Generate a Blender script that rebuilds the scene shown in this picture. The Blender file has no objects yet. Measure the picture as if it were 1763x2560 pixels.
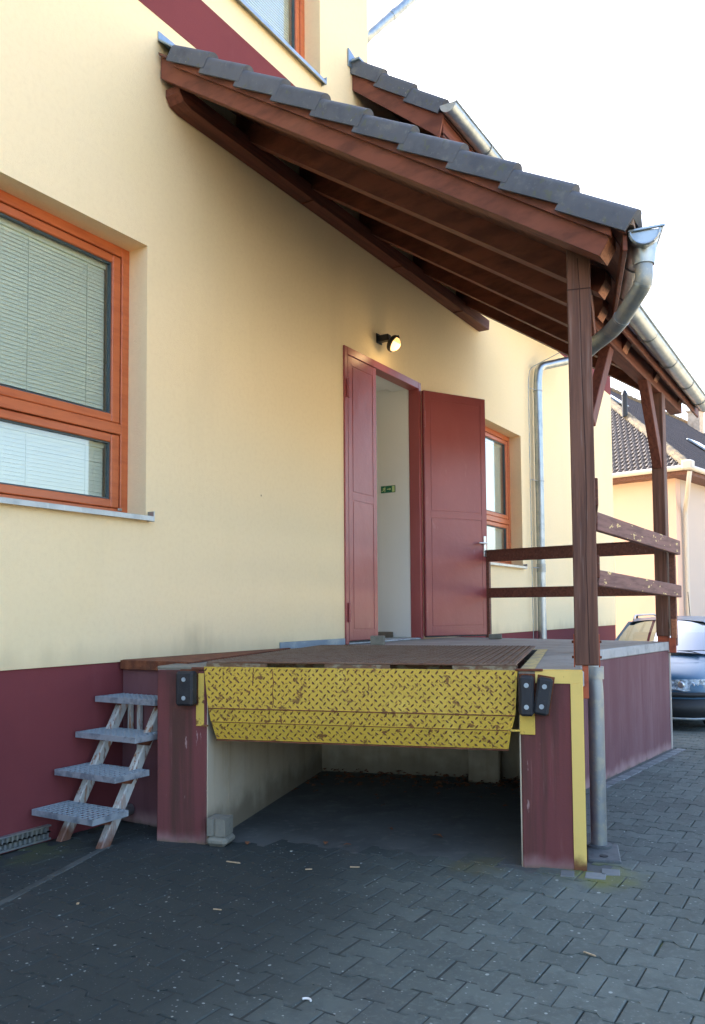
import bpy, bmesh, math, random
from mathutils import Vector, Matrix
from mathutils.geometry import tessellate_polygon
random.seed(7)
SC = bpy.context.scene
COL = SC.collection

# ------------------------------------------------------------------ camera
YAW, PITCH, ROLL = 0.5464, 0.0558, -0.007
CAM = Vector((0.0, -4.1064, 1.3233))
FPX, CXP, CYP, IW, IH = 2092.7, 880.5, 1408.25, 1763.0, 2560.0
fwd = Vector((math.cos(YAW)*math.cos(PITCH), math.sin(YAW)*math.cos(PITCH), math.sin(PITCH)))
rt = Vector((math.sin(YAW), -math.cos(YAW), 0))
up = rt.cross(fwd)
rt2 = rt*math.cos(ROLL) + up*math.sin(ROLL)
up2 = rt2.cross(fwd)
cd = bpy.data.cameras.new('camera'); cam = bpy.data.objects.new('camera', cd); COL.objects.link(cam)
mw = Matrix.Identity(4)
for i in range(3):
    mw[i][0], mw[i][1], mw[i][2], mw[i][3] = rt2[i], up2[i], -fwd[i], CAM[i]
cam.matrix_world = mw
cd.sensor_fit = 'VERTICAL'; cd.sensor_height = 36.0; cd.sensor_width = 24.8
cd.lens = FPX/IH*36.0
cd.shift_x = (IW/2-CXP)/IH; cd.shift_y = (CYP-IH/2)/IH
cd.clip_start = 0.05; cd.clip_end = 2000
SC.camera = cam

# ------------------------------------------------------------------ light
SUN_EL, SUN_AZ = math.radians(40), math.radians(33)      # azimuth from +Y towards +X (the sun stands behind the building)
wd = bpy.data.worlds.new('World'); SC.world = wd; wd.use_nodes = True
wn = wd.node_tree.nodes
sky = wn.new('ShaderNodeTexSky'); sky.sky_type = 'NISHITA'; sky.sun_disc = False
sky.sun_elevation = SUN_EL; sky.sun_rotation = SUN_AZ
sky.air_density = 1.0; sky.dust_density = 4.5; sky.ozone_density = 1.0; sky.altitude = 100
wd.node_tree.links.new(sky.outputs[0], wn['Background'].inputs[0])
wn['Background'].inputs[1].default_value = 0.15
sl = bpy.data.lights.new('sun', 'SUN'); sun = bpy.data.objects.new('sun', sl); COL.objects.link(sun)
sl.energy = 3.0; sl.angle = math.radians(0.6); sl.color = (1.0, 0.95, 0.87)
sv = Vector((math.sin(SUN_AZ)*math.cos(SUN_EL), math.cos(SUN_AZ)*math.cos(SUN_EL), math.sin(SUN_EL)))
sun.rotation_euler = sv.to_track_quat('Z', 'Y').to_euler()
sun.location = (10, 20, 20)
vs = SC.view_settings
vs.view_transform = 'Standard'; vs.look = 'None'; vs.gamma = 1.0; vs.use_curve_mapping = False
vs.exposure = 2.38
SC.cycles.max_bounces = 10; SC.cycles.diffuse_bounces = 5; SC.cycles.glossy_bounces = 4; SC.cycles.transparent_max_bounces = 12; SC.cycles.caustics_reflective = False; SC.cycles.caustics_refractive = False

# ------------------------------------------------------------------ materials
def lin(r, g, b):
    f = lambda c: (c/255/12.92) if c/255 <= .04045 else ((c/255+.055)/1.055)**2.4
    return (f(r), f(g), f(b), 1.0)
MATS = {}
def mat(name, col, rough=.7, metal=0.0, spec=.5, layers=(), bumps=(), rnd=0.0, coat=0.0, tone=0.0):
    m = bpy.data.materials.new(name); m.use_nodes = True; MATS[name] = m
    nt = m.node_tree; N = nt.nodes; Lk = nt.links.new
    b = N['Principled BSDF']
    b.inputs['Roughness'].default_value = rough; b.inputs['Metallic'].default_value = metal
    b.inputs['Specular IOR Level'].default_value = spec; b.inputs['Coat Weight'].default_value = coat
    geo = N.new('ShaderNodeNewGeometry')
    def coords(sc, off=0.0):
        mp = N.new('ShaderNodeMapping'); Lk(geo.outputs['Position'], mp.inputs['Vector'])
        mp.inputs['Scale'].default_value = sc if isinstance(sc, tuple) else (sc,)*3
        mp.inputs['Location'].default_value = (off, off*1.7, off*.6)
        return mp.outputs[0]
    def mask(L):
        k = L.get('k', 'noise'); off = L.get('o', random.random()*20)
        if k == 'noise':
            n = N.new('ShaderNodeTexNoise'); Lk(coords(L['s'], off), n.inputs['Vector'])
            n.inputs['Scale'].default_value = 1; n.inputs['Detail'].default_value = L.get('d', 5); n.inputs['Roughness'].default_value = L.get('r', .6)
            out = n.outputs['Fac']
        elif k == 'spot':
            n = N.new('ShaderNodeTexVoronoi'); Lk(coords(L['s'], off), n.inputs['Vector']); n.inputs['Scale'].default_value = 1
            ma = N.new('ShaderNodeMath'); ma.operation = 'SUBTRACT'; ma.inputs[0].default_value = 1; Lk(n.outputs['Distance'], ma.inputs[1])
            sp = N.new('ShaderNodeSeparateColor'); Lk(n.outputs['Color'], sp.inputs[0])
            mb_ = N.new('ShaderNodeMath'); mb_.operation = 'MULTIPLY_ADD'; Lk(sp.outputs[0], mb_.inputs[0]); mb_.inputs[1].default_value = L.get('v', .3); mb_.inputs[2].default_value = -L.get('v', .3)
            mc = N.new('ShaderNodeMath'); mc.operation = 'ADD'; Lk(ma.outputs[0], mc.inputs[0]); Lk(mb_.outputs[0], mc.inputs[1]); out = mc.outputs[0]
        elif k == 'grad':     # linear along a direction of the place, broken up by noise
            d = L['dir']; vm = N.new('ShaderNodeVectorMath'); vm.operation = 'DOT_PRODUCT'; Lk(geo.outputs['Position'], vm.inputs[0]); vm.inputs[1].default_value = d
            n = N.new('ShaderNodeTexNoise'); Lk(coords(L.get('s', 1.5), off), n.inputs['Vector']); n.inputs['Scale'].default_value = 1; n.inputs['Detail'].default_value = 5
            ma = N.new('ShaderNodeMath'); ma.operation = 'MULTIPLY_ADD'; Lk(n.outputs['Fac'], ma.inputs[0]); ma.inputs[1].default_value = L.get('amp', .5); Lk(vm.outputs['Value'], ma.inputs[2]); out = ma.outputs[0]
        elif k == 'sphere':   # a stain round a point
            vm = N.new('ShaderNodeVectorMath'); vm.operation = 'DISTANCE'; Lk(geo.outputs['Position'], vm.inputs[0]); vm.inputs[1].default_value = L['p']
            n = N.new('ShaderNodeTexNoise'); Lk(coords(L.get('s', 6), off), n.inputs['Vector']); n.inputs['Scale'].default_value = 1
            ma = N.new('ShaderNodeMath'); ma.operation = 'MULTIPLY_ADD'; Lk(n.outputs['Fac'], ma.inputs[0]); ma.inputs[1].default_value = L.get('amp', .3); Lk(vm.outputs['Value'], ma.inputs[2]); out = ma.outputs[0]
        elif k == 'band':     # a ragged line at height z0 (weld seams, edges)
            sx = N.new('ShaderNodeSeparateXYZ'); Lk(geo.outputs['Position'], sx.inputs[0])
            ma = N.new('ShaderNodeMath'); ma.operation = 'SUBTRACT'; Lk(sx.outputs['Z'], ma.inputs[0]); ma.inputs[1].default_value = L['z0']
            mb_ = N.new('ShaderNodeMath'); mb_.operation = 'ABSOLUTE'; Lk(ma.outputs[0], mb_.inputs[0])
            n = N.new('ShaderNodeTexNoise'); Lk(coords(L.get('s', 20), off), n.inputs['Vector']); n.inputs['Scale'].default_value = 1; n.inputs['Detail'].default_value = 6; n.inputs['Roughness'].default_value = .7
            mc = N.new('ShaderNodeMath'); mc.operation = 'MULTIPLY_ADD'; Lk(n.outputs['Fac'], mc.inputs[0]); mc.inputs[1].default_value = L.get('amp', .1); Lk(mb_.outputs[0], mc.inputs[2]); out = mc.outputs[0]
        mr = N.new('ShaderNodeMapRange'); mr.interpolation_type = 'SMOOTHSTEP'
        Lk(out, mr.inputs['Value']); mr.inputs['From Min'].default_value = L['lo']; mr.inputs['From Max'].default_value = L['hi']
        mr.inputs['To Max'].default_value = L.get('f', 1.0)
        return mr.outputs[0]
    rgb = N.new('ShaderNodeRGB'); rgb.outputs[0].default_value = col; cur = rgb.outputs[0]
    if rnd or tone:
        hs = N.new('ShaderNodeHueSaturation'); Lk(cur, hs.inputs['Color'])
        oi = N.new('ShaderNodeObjectInfo'); at = N.new('ShaderNodeAttribute'); at.attribute_name = 'tone'
        ad = N.new('ShaderNodeMath'); ad.operation = 'ADD'; Lk(oi.outputs['Random'], ad.inputs[0]); Lk(at.outputs['Fac'], ad.inputs[1])
        fr = N.new('ShaderNodeMath'); fr.operation = 'FRACT'; Lk(ad.outputs[0], fr.inputs[0])
        ml = N.new('ShaderNodeMath'); ml.operation = 'MULTIPLY_ADD'; Lk(fr.outputs[0], ml.inputs[0]); ml.inputs[1].default_value = rnd; ml.inputs[2].default_value = 1-rnd/2
        Lk(ml.outputs[0], hs.inputs['Value']); cur = hs.outputs[0]
    for L in layers:
        mx = N.new('ShaderNodeMix'); mx.data_type = 'RGBA'; mx.blend_type = L.get('b', 'MIX')
        Lk(mask(L), mx.inputs['Factor']); Lk(cur, mx.inputs[6]); mx.inputs[7].default_value = L['c']; cur = mx.outputs[2]
        if 'rough' in L: pass
    Lk(cur, b.inputs['Base Color'])
    prev = None
    for (sc, st, dist) in bumps:
        n = N.new('ShaderNodeTexNoise'); Lk(coords(sc), n.inputs['Vector']); n.inputs['Scale'].default_value = 1; n.inputs['Detail'].default_value = 6; n.inputs['Roughness'].default_value = .65
        bp = N.new('ShaderNodeBump'); bp.inputs['Strength'].default_value = st; bp.inputs['Distance'].default_value = dist
        Lk(n.outputs['Fac'], bp.inputs['Height'])
        if prev: Lk(prev, bp.inputs['Normal'])
        prev = bp.outputs[0]
    if prev: Lk(prev, b.inputs['Normal'])
    return m

CREAM = lin(243, 224, 183)
mat('cream_stucco', CREAM, .9, spec=.2, layers=[
    dict(s=.6, lo=.45, hi=.75, c=lin(238, 219, 172), f=.5),
    dict(s=(3, 3, .5), lo=.55, hi=.8, c=lin(234, 216, 172), f=.3),
    dict(k='grad', dir=(0, 0, -1), s=(5, 5, .8), amp=.35, lo=-.98, hi=-.78, c=lin(176, 158, 122), f=.32),
    dict(k='sphere', p=(4.55, 0, 1.0), s=(9, 9, 3), amp=.45, lo=.55, hi=.16, c=lin(150, 134, 104), f=.38),
    dict(k='sphere', p=(5.35, 0, 2.25), s=3, amp=.0, lo=.012, hi=.004, c=lin(120, 95, 60), f=.7),
    dict(s=(2.2, 2.2, .25), lo=.56, hi=.78, c=lin(214, 194, 156), f=.16), dict(s=30, lo=.4, hi=.75, c=lin(230, 208, 166), f=.3)],
    bumps=[(110, .6, .006), (14, .2, .008)])
WINE = lin(120, 61, 64)
mat('wine_stucco', WINE, .9, spec=.2, layers=[
    dict(s=1.2, lo=.45, hi=.75, c=lin(108, 55, 59), f=.6),
    dict(s=(4, 4, .6), lo=.55, hi=.8, c=lin(134, 78, 82), f=.35)], bumps=[(140, .35, .004)])
mat('wine_concrete', lin(114, 78, 82), .85, spec=.25, layers=[
    dict(s=(3.2, 3.2, .6), lo=.40, hi=.72, c=lin(140, 110, 115), f=.5),
    dict(s=(13, 13, 1.1), lo=.52, hi=.74, c=lin(92, 62, 67), f=.45),
    dict(s=(5, 5, 3), lo=.5, hi=.75, c=lin(100, 70, 75), f=.4),
    dict(s=(2.5, 2.5, 1.2), lo=.55, hi=.75, c=lin(108, 62, 68), f=.4),
    dict(k='grad', dir=(0, 0, -1), s=(7, 7, 4), amp=.16, lo=-.02, hi=.09, c=lin(176, 148, 146), f=.65),
    dict(k='grad', dir=(0, 0, -1), s=(9, 9, 9), amp=.10, lo=.035, hi=.08, c=lin(74, 78, 48), f=.7),
    dict(k='spot', s=22, v=.5, lo=.93, hi=.97, c=lin(196, 176, 172), f=.5)], bumps=[(60, .3, .004), (9, .1, .006)])
mat('wine_pillar', lin(116, 67, 67), .85, spec=.25, layers=[
    dict(s=(7, 7, .35), lo=.45, hi=.68, c=lin(78, 58, 50), f=.8),
    dict(s=(3, 3, 1.0), lo=.5, hi=.72, c=lin(134, 86, 88), f=.5),
    dict(s=(22, 22, 1.2), lo=.6, hi=.75, c=lin(164, 128, 128), f=.35),
    dict(k='grad', dir=(0, 0, 1), s=(6, 6, 2), amp=.35, lo=.98, hi=1.25, c=lin(64, 46, 42), f=.6),
    dict(k='grad', dir=(0, 0, -1), s=(7, 7, 4), amp=.16, lo=.0, hi=.09, c=lin(172, 138, 136), f=.6),
    dict(k='grad', dir=(0, 0, -1), s=(9, 9, 9), amp=.08, lo=.015, hi=.06, c=lin(92, 92, 62), f=.7),
    dict(k='spot', s=17, v=.5, lo=.92, hi=.97, c=lin(206, 188, 184), f=.55), dict(s=(26, 26, 5), lo=.66, hi=.71, c=lin(186, 160, 156), f=.55)], bumps=[(70, .3, .004), (9, .15, .008)])
def wood(name, sc, c1=(120, 69, 54), c2=(84, 46, 37), c3=(142, 92, 72), worn=0.0):
    L = [dict(s=sc, lo=.38, hi=.66, c=lin(*c2), f=.8, d=7), dict(s=tuple(v*.4 for v in sc), lo=.55, hi=.8, c=lin(*c3), f=.5),
         dict(k='spot', s=tuple(min(v, 9) for v in sc), v=.5, lo=.93, hi=.99, c=lin(60, 30, 25), f=.7)]
    if worn: L.append(dict(s=tuple(v*1.2 for v in sc), lo=.64-.1*worn, hi=.72, c=lin(138, 118, 110), f=.5)); L.append(dict(k='spot', s=45, v=.6, lo=.93, hi=.98, c=lin(190, 170, 160), f=.5))
    mat(name, lin(*c1), .62, spec=.35, layers=L, bumps=[(tuple(v*2.2 for v in sc), .35, .003)], rnd=.18)
wood('wood_slope', (38, 3.0, 9)); wood('wood_along', (2.2, 38, 38)); wood('wood_upright', (40, 40, 2.2))
wood('wood_post', (42, 42, 1.8), (110, 76, 62), (80, 52, 43), (134, 102, 86), worn=1.0)
wood('wood_rail', (3, 40, 40), (112, 70, 56), (82, 50, 42), (138, 96, 80), worn=.5)
wood('wood_board', (2.5, 30, 30), (110, 72, 60), (82, 53, 45), (126, 88, 74))
mat('chipped_rail', lin(124, 86, 80), .7, layers=[dict(s=(3, 40, 40), lo=.4, hi=.66, c=lin(92, 58, 54), f=.8),
    dict(s=(7, 9, 22), lo=.62, hi=.645, c=lin(222, 196, 132), f=1.0), dict(k='spot', s=24, v=.7, lo=.9, hi=.96, c=lin(230, 208, 150), f=.9)], bumps=[((6, 60, 60), .4, .003)])
mat('raw_end_grain', lin(172, 112, 78), .7, layers=[dict(s=60, lo=.4, hi=.7, c=lin(134, 82, 58))], bumps=[(90, .3, .002)])
mat('window_timber', lin(188, 102, 60), .38, spec=.5, layers=[dict(s=(4, 30, 30), lo=.42, hi=.7, c=lin(168, 84, 48), f=.7), dict(s=1.2, lo=.4, hi=.7, c=lin(206, 116, 70), f=.4)], bumps=[((10, 80, 80), .12, .001)], coat=.1)
mat('groove', lin(58, 34, 26), .8)
mat('gasket', lin(62, 78, 84), .5)
mat('galv_plain', lin(168, 180, 188), .5, metal=.3)
mat('cast_cover', lin(92, 98, 100), .7, metal=.2, layers=[dict(s=20, lo=.42, hi=.68, c=lin(70, 76, 78), f=.8)], bumps=[(60, .3, .003)])
mat('zinc', lin(172, 180, 184), .36, metal=.9, layers=[dict(s=9, lo=.4, hi=.7, c=lin(140, 150, 156), f=.7), dict(s=(30, 30, 4), lo=.55, hi=.72, c=lin(198, 202, 200), f=.5), dict(k='spot', s=26, v=.6, lo=.9, hi=.97, c=lin(120, 124, 122), f=.5)], bumps=[(30, .06, .002)])
mat('zinc_dull', lin(150, 158, 162), .5, metal=.75, layers=[dict(s=14, lo=.42, hi=.66, c=lin(178, 176, 160), f=.7), dict(s=(5, 5, 1.2), lo=.5, hi=.7, c=lin(112, 122, 130), f=.6), dict(s=60, lo=.6, hi=.7, c=lin(196, 192, 170), f=.5)], bumps=[(40, .08, .002)])
mat('white_pipe', lin(200, 194, 184), .5)
mat('flashing', lin(128, 150, 172), .35, metal=.6, layers=[dict(s=6, lo=.4, hi=.7, c=lin(160, 178, 190))])
mat('roof_tile', lin(90, 95, 104), .72, spec=.3, rnd=.16, layers=[dict(s=7, lo=.45, hi=.7, c=lin(74, 78, 88), f=.7), dict(s=(3, 30, 30), lo=.58, hi=.75, c=lin(126, 132, 130), f=.4),
    dict(k='spot', s=30, v=.6, lo=.78, hi=.9, c=lin(156, 158, 138), f=.6), dict(s=20, lo=.57, hi=.68, c=lin(92, 98, 78), f=.6), dict(s=(9, 9, 9), lo=.58, hi=.72, c=lin(118, 122, 120), f=.45)], bumps=[(90, .25, .003)])
mat('mortar', lin(168, 142, 124), .9, bumps=[(60, .4, .004)])
mat('door_red', lin(150, 74, 74), .34, spec=.6, layers=[dict(s=(2.2, 2.2, .8), lo=.4, hi=.75, c=lin(164, 92, 92), f=.5), dict(s=(5, 5, 1.5), lo=.6, hi=.8, c=lin(130, 62, 64), f=.5), dict(s=(12, 12, 5), lo=.64, hi=.74, c=lin(176, 112, 110), f=.35), dict(k='spot', s=14, v=.8, lo=.95, hi=.985, c=lin(190, 150, 140), f=.4)], bumps=[(50, .08, .002), (2.2, .35, .02)])
mat('steel_bright', lin(206, 208, 208), .28, metal=1.0)
mat('interior_paint', lin(226, 228, 224), .85, spec=.3, layers=[dict(s=1.5, lo=.5, hi=.8, c=lin(214, 216, 212), f=.5), dict(k='spot', s=5, v=.9, lo=.96, hi=.98, c=lin(190, 190, 186), f=.5)], bumps=[(70, .08, .002)])
mat('interior_floor', lin(118, 112, 100), .6, layers=[dict(s=3, lo=.4, hi=.7, c=lin(96, 92, 84))])
mat('shell', lin(150, 146, 138), .9)
mat('concrete_deck', lin(158, 154, 146), .85, layers=[dict(s=3, lo=.42, hi=.7, c=lin(128, 126, 122), f=.7), dict(s=(1.5, 10, 6), lo=.55, hi=.72, c=lin(176, 170, 158), f=.5), dict(s=16, lo=.58, hi=.72, c=lin(108, 100, 92), f=.5)], bumps=[(60, .3, .004), (6, .12, .01)])
mat('concrete_edge', lin(178, 178, 176), .85, layers=[dict(s=9, lo=.45, hi=.7, c=lin(146, 146, 144), f=.8), dict(s=(20, 20, 3), lo=.58, hi=.7, c=lin(204, 202, 196), f=.6)], bumps=[(50, .35, .005)])
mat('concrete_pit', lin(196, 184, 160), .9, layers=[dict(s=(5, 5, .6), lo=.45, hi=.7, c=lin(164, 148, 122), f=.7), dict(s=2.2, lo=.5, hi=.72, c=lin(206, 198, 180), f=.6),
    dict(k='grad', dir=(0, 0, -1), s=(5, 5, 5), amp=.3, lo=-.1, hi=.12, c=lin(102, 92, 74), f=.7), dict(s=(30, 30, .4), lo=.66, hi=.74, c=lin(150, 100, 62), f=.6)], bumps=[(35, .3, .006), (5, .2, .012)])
mat('concrete_floor', lin(84, 88, 87), .9, layers=[dict(s=2.2, lo=.4, hi=.7, c=lin(62, 66, 66), f=.75), dict(s=14, lo=.52, hi=.7, c=lin(104, 106, 102), f=.5), dict(k='spot', s=24, v=.8, lo=.93, hi=.98, c=lin(156, 150, 140), f=.5)], bumps=[(30, .3, .006)])
mat('block_concrete', lin(132, 130, 118), .92, layers=[dict(s=9, lo=.42, hi=.7, c=lin(106, 105, 96), f=.8), dict(s=40, lo=.6, hi=.72, c=lin(82, 82, 72), f=.6)], bumps=[(50, .5, .006)])
YEL = lin(206, 173, 66)
RUST = lin(104, 58, 38)
mat('yellow_paint', YEL, .55, spec=.4, layers=[dict(s=2.2, lo=.4, hi=.7, c=lin(208, 172, 60), f=.7), dict(s=(6, 6, 3), lo=.55, hi=.75, c=lin(232, 204, 96), f=.6),
    dict(s=(20, 20, 26), lo=.585, hi=.65, c=RUST, f=.85), dict(s=(70, 70, 70), lo=.565, hi=.66, c=lin(122, 72, 42), f=.8), dict(k='band', z0=.770, s=(22, 22, 30), amp=.16, lo=.084, hi=.070, c=RUST, f=.9), dict(k='band', z0=.735, s=(26, 26, 34), amp=.3, lo=.126, hi=.106, c=lin(118, 66, 40), f=.8), dict(k='band', z0=1.004, s=(24, 24, 34), amp=.2, lo=.092, hi=.076, c=RUST, f=.9), dict(k='band', z0=.592, s=(30, 30, 34), amp=.16, lo=.066, hi=.05, c=lin(128, 78, 44), f=.8), dict(s=(1.2, 1.2, 9), lo=.5, hi=.75, c=lin(190, 158, 62), f=.5)], bumps=[(60, .25, .003)])
mat('yellow_dirty', lin(216, 184, 84), .6, spec=.4, layers=[dict(s=3, lo=.4, hi=.7, c=lin(188, 164, 84), f=.7), dict(s=12, lo=.56, hi=.63, c=RUST, f=.9), dict(s=40, lo=.62, hi=.68, c=lin(136, 84, 48), f=.8)], bumps=[(60, .25, .003)])
mat('yellow_pale', lin(234, 203, 116), .6, spec=.35, layers=[dict(s=4, lo=.45, hi=.72, c=lin(218, 188, 108), f=.6), dict(s=(24, 24, 6), lo=.66, hi=.7, c=lin(120, 80, 50), f=.8),
    dict(k='grad', dir=(0, 0, -1), s=(14, 14, 14), amp=.12, lo=-.02, hi=.045, c=RUST, f=.95)], bumps=[(50, .3, .003)])
mat('yellow_line', lin(206, 190, 130), .8, layers=[dict(s=9, lo=.45, hi=.62, c=lin(160, 152, 130), f=.85), dict(s=40, lo=.55, hi=.66, c=lin(140, 132, 116), f=.8)])
mat('lozenge', lin(112, 76, 44), .62, metal=.1, layers=[dict(s=14, lo=.45, hi=.62, c=lin(92, 58, 42), f=.9), dict(s=5, lo=.5, hi=.72, c=lin(168, 134, 58), f=.55)])
mat('lozenge_grey', lin(118, 104, 90), .6, metal=.3, layers=[dict(s=14, lo=.45, hi=.62, c=lin(98, 72, 54), f=.7)])
mat('rust', RUST, .85, metal=.15, layers=[dict(s=18, lo=.42, hi=.66, c=lin(136, 84, 56), f=.8), dict(s=5, lo=.5, hi=.7, c=lin(82, 56, 46), f=.7), dict(s=60, lo=.6, hi=.7, c=lin(160, 112, 80), f=.6)], bumps=[(70, .4, .003)])
mat('rust_plate', lin(116, 84, 66), .7, metal=.3, layers=[dict(s=(2, 3, 2), lo=.42, hi=.66, c=lin(134, 116, 100), f=.8), dict(s=16, lo=.5, hi=.68, c=lin(96, 62, 46), f=.7)], bumps=[(60, .4, .003)])
mat('rust_edge', lin(112, 88, 66), .7, metal=.2, layers=[dict(s=(16, 16, 30), lo=.45, hi=.6, c=lin(148, 140, 118), f=.8), dict(s=30, lo=.55, hi=.68, c=RUST, f=.8)], bumps=[(50, .3, .003)])
mat('primer_orange', lin(168, 86, 58), .7, layers=[dict(s=14, lo=.5, hi=.7, c=lin(132, 66, 48))], bumps=[(50, .3, .002)])
mat('rubber', lin(48, 50, 54), .62, spec=.35, layers=[dict(s=7, lo=.45, hi=.7, c=lin(36, 37, 40)), dict(k='spot', s=40, v=.8, lo=.93, hi=.98, c=lin(88, 88, 88), f=.5), dict(s=30, lo=.64, hi=.72, c=lin(74, 72, 70), f=.5)], bumps=[(60, .25, .003)])
mat('galvanised', lin(176, 188, 196), .45, metal=.45, layers=[dict(s=14, lo=.42, hi=.66, c=lin(122, 134, 146), f=.8), dict(s=40, lo=.6, hi=.72, c=lin(182, 186, 188), f=.5)], bumps=[(60, .1, .002)])
mat('white_steel_rusty', lin(186, 188, 182), .6, layers=[dict(s=(34, 34, 5), lo=.52, hi=.62, c=lin(150, 96, 54), f=.9), dict(s=(60, 60, 12), lo=.58, hi=.66, c=RUST, f=.8),
    dict(k='grad', dir=(0, 0, -1), s=(20, 20, 10), amp=.18, lo=-.02, hi=.05, c=lin(112, 66, 42), f=.9), dict(s=3, lo=.5, hi=.7, c=lin(178, 182, 180), f=.5)], bumps=[(60, .3, .003)])
MOSS = lin(108, 112, 52)
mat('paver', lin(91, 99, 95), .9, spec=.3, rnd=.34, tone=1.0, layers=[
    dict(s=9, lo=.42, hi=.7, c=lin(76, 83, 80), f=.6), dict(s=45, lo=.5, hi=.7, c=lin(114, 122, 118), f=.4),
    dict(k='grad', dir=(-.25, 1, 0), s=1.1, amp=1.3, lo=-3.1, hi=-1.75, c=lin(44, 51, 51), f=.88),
    dict(s=1.3, lo=.5, hi=.72, c=lin(70, 72, 72), f=.4),
    dict(k='sphere', p=(4.25, -2.95, 0), s=7, amp=.35, lo=.46, hi=.18, c=MOSS, f=.75),
    dict(k='sphere', p=(4.1, -2.35, 0), s=7, amp=.35, lo=.42, hi=.2, c=lin(92, 88, 58), f=.6),
    dict(k='sphere', p=(3.1, -.1, 0), s=7, amp=.4, lo=.55, hi=.25, c=lin(74, 80, 48), f=.6),
    dict(k='spot', s=(12, 15, 1), v=.7, lo=.84, hi=.90, c=lin(178, 186, 180), f=.6),
    dict(k='spot', s=(31, 24, 1), v=.42, lo=.79, hi=.88, c=lin(172, 180, 174), f=.6),
    dict(k='spot', s=(19, 21, 1), v=.5, lo=.83, hi=.90, c=lin(176, 184, 178), f=.6),
    dict(k='spot', s=(46, 40, 1), v=.5, lo=.76, hi=.88, c=lin(160, 168, 164), f=.55),
    dict(k='spot', s=(90, 90, 1), v=.6, lo=.70, hi=.9, c=lin(140, 148, 144), f=.4)], bumps=[(120, .4, .003), (14, .15, .006)])
mat('joint_soil', lin(46, 48, 42), .95, layers=[dict(s=4, lo=.45, hi=.6, c=lin(92, 104, 42), f=.85), dict(s=30, lo=.45, hi=.7, c=lin(40, 40, 38), f=.7)], bumps=[(60, .5, .006)])
mat('trodden_dirt', lin(44, 50, 49), .95, layers=[dict(s=5, lo=.42, hi=.7, c=lin(36, 41, 40), f=.7), dict(s=30, lo=.5, hi=.7, c=lin(58, 64, 61), f=.5), dict(s=3, lo=.58, hi=.7, c=lin(58, 66, 40), f=.5)], bumps=[(60, .5, .004)])
mat('warm_bounce_ground', lin(196, 178, 146), .95, layers=[dict(s=.2, lo=.4, hi=.7, c=lin(176, 160, 130))])  # coloured warm beige so the sunlit yard bounces light onto wall and canopy
mat('channel_concrete', lin(78, 84, 82), .92, layers=[dict(s=6, lo=.42, hi=.68, c=lin(58, 64, 62), f=.85), dict(s=30, lo=.55, hi=.7, c=lin(98, 104, 100), f=.5)], bumps=[(60, .4, .004)])
mat('grey_paver', lin(116, 122, 124), .9, rnd=.2, layers=[dict(s=10, lo=.42, hi=.7, c=lin(98, 104, 106), f=.7)], bumps=[(100, .4, .003)])
mat('blind_slat', lin(232, 236, 224), .55, spec=.3)
mat('black_plastic', lin(30, 30, 32), .42)
mat('sign_green', lin(0, 104, 72), .5); mat('sign_cream', lin(190, 214, 150), .5)
mat('leaf_dead', lin(116, 74, 46), .8, layers=[dict(s=30, lo=.45, hi=.7, c=lin(84, 54, 36))])
mat('pale_wood', lin(188, 166, 134), .7, layers=[dict(s=60, lo=.45, hi=.7, c=lin(158, 134, 104))])
mat('white_plastic', lin(226, 226, 222), .5)
mat('peach_plaster', lin(222, 192, 174), .92, spec=.2, layers=[dict(s=.8, lo=.45, hi=.7, c=lin(214, 186, 168), f=.5)], bumps=[(40, .3, .01)])
mat('shaded_plaster', lin(198, 186, 176), .92, spec=.2, bumps=[(40, .3, .01)])  # the house's peach plaster greyed, shade painted in for the right wall
mat('old_tile', lin(74, 68, 68), .9, rnd=.3, layers=[dict(s=3, lo=.45, hi=.7, c=lin(60, 56, 57), f=.7), dict(s=9, lo=.62, hi=.72, c=lin(116, 110, 102), f=.5)], bumps=[(30, .4, .02)])
mat('lichen_tile', lin(122, 108, 84), .9, layers=[dict(s=5, lo=.42, hi=.62, c=lin(84, 78, 70), f=.8), dict(s=9, lo=.58, hi=.68, c=lin(164, 142, 92), f=.7)], bumps=[(30, .4, .02)])
mat('pale_brick', lin(204, 186, 166), .9, layers=[dict(s=6, lo=.45, hi=.7, c=lin(180, 160, 140))], rnd=.2)
mat('car_paint', lin(58, 96, 124), .40, metal=.15, spec=.4, coat=.25)
mat('car_black', lin(34, 36, 38), .55); mat('tyre', lin(28, 28, 29), .85); mat('rim', lin(150, 154, 158), .35, metal=.9)
mat('headlamp', lin(186, 198, 208), .22, metal=.8, layers=[dict(s=22, lo=.45, hi=.6, c=lin(90, 104, 118), f=.8)], bumps=[(26, 1.0, .02)])
mat('car_seat', lin(42, 42, 44), .9)
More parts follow.
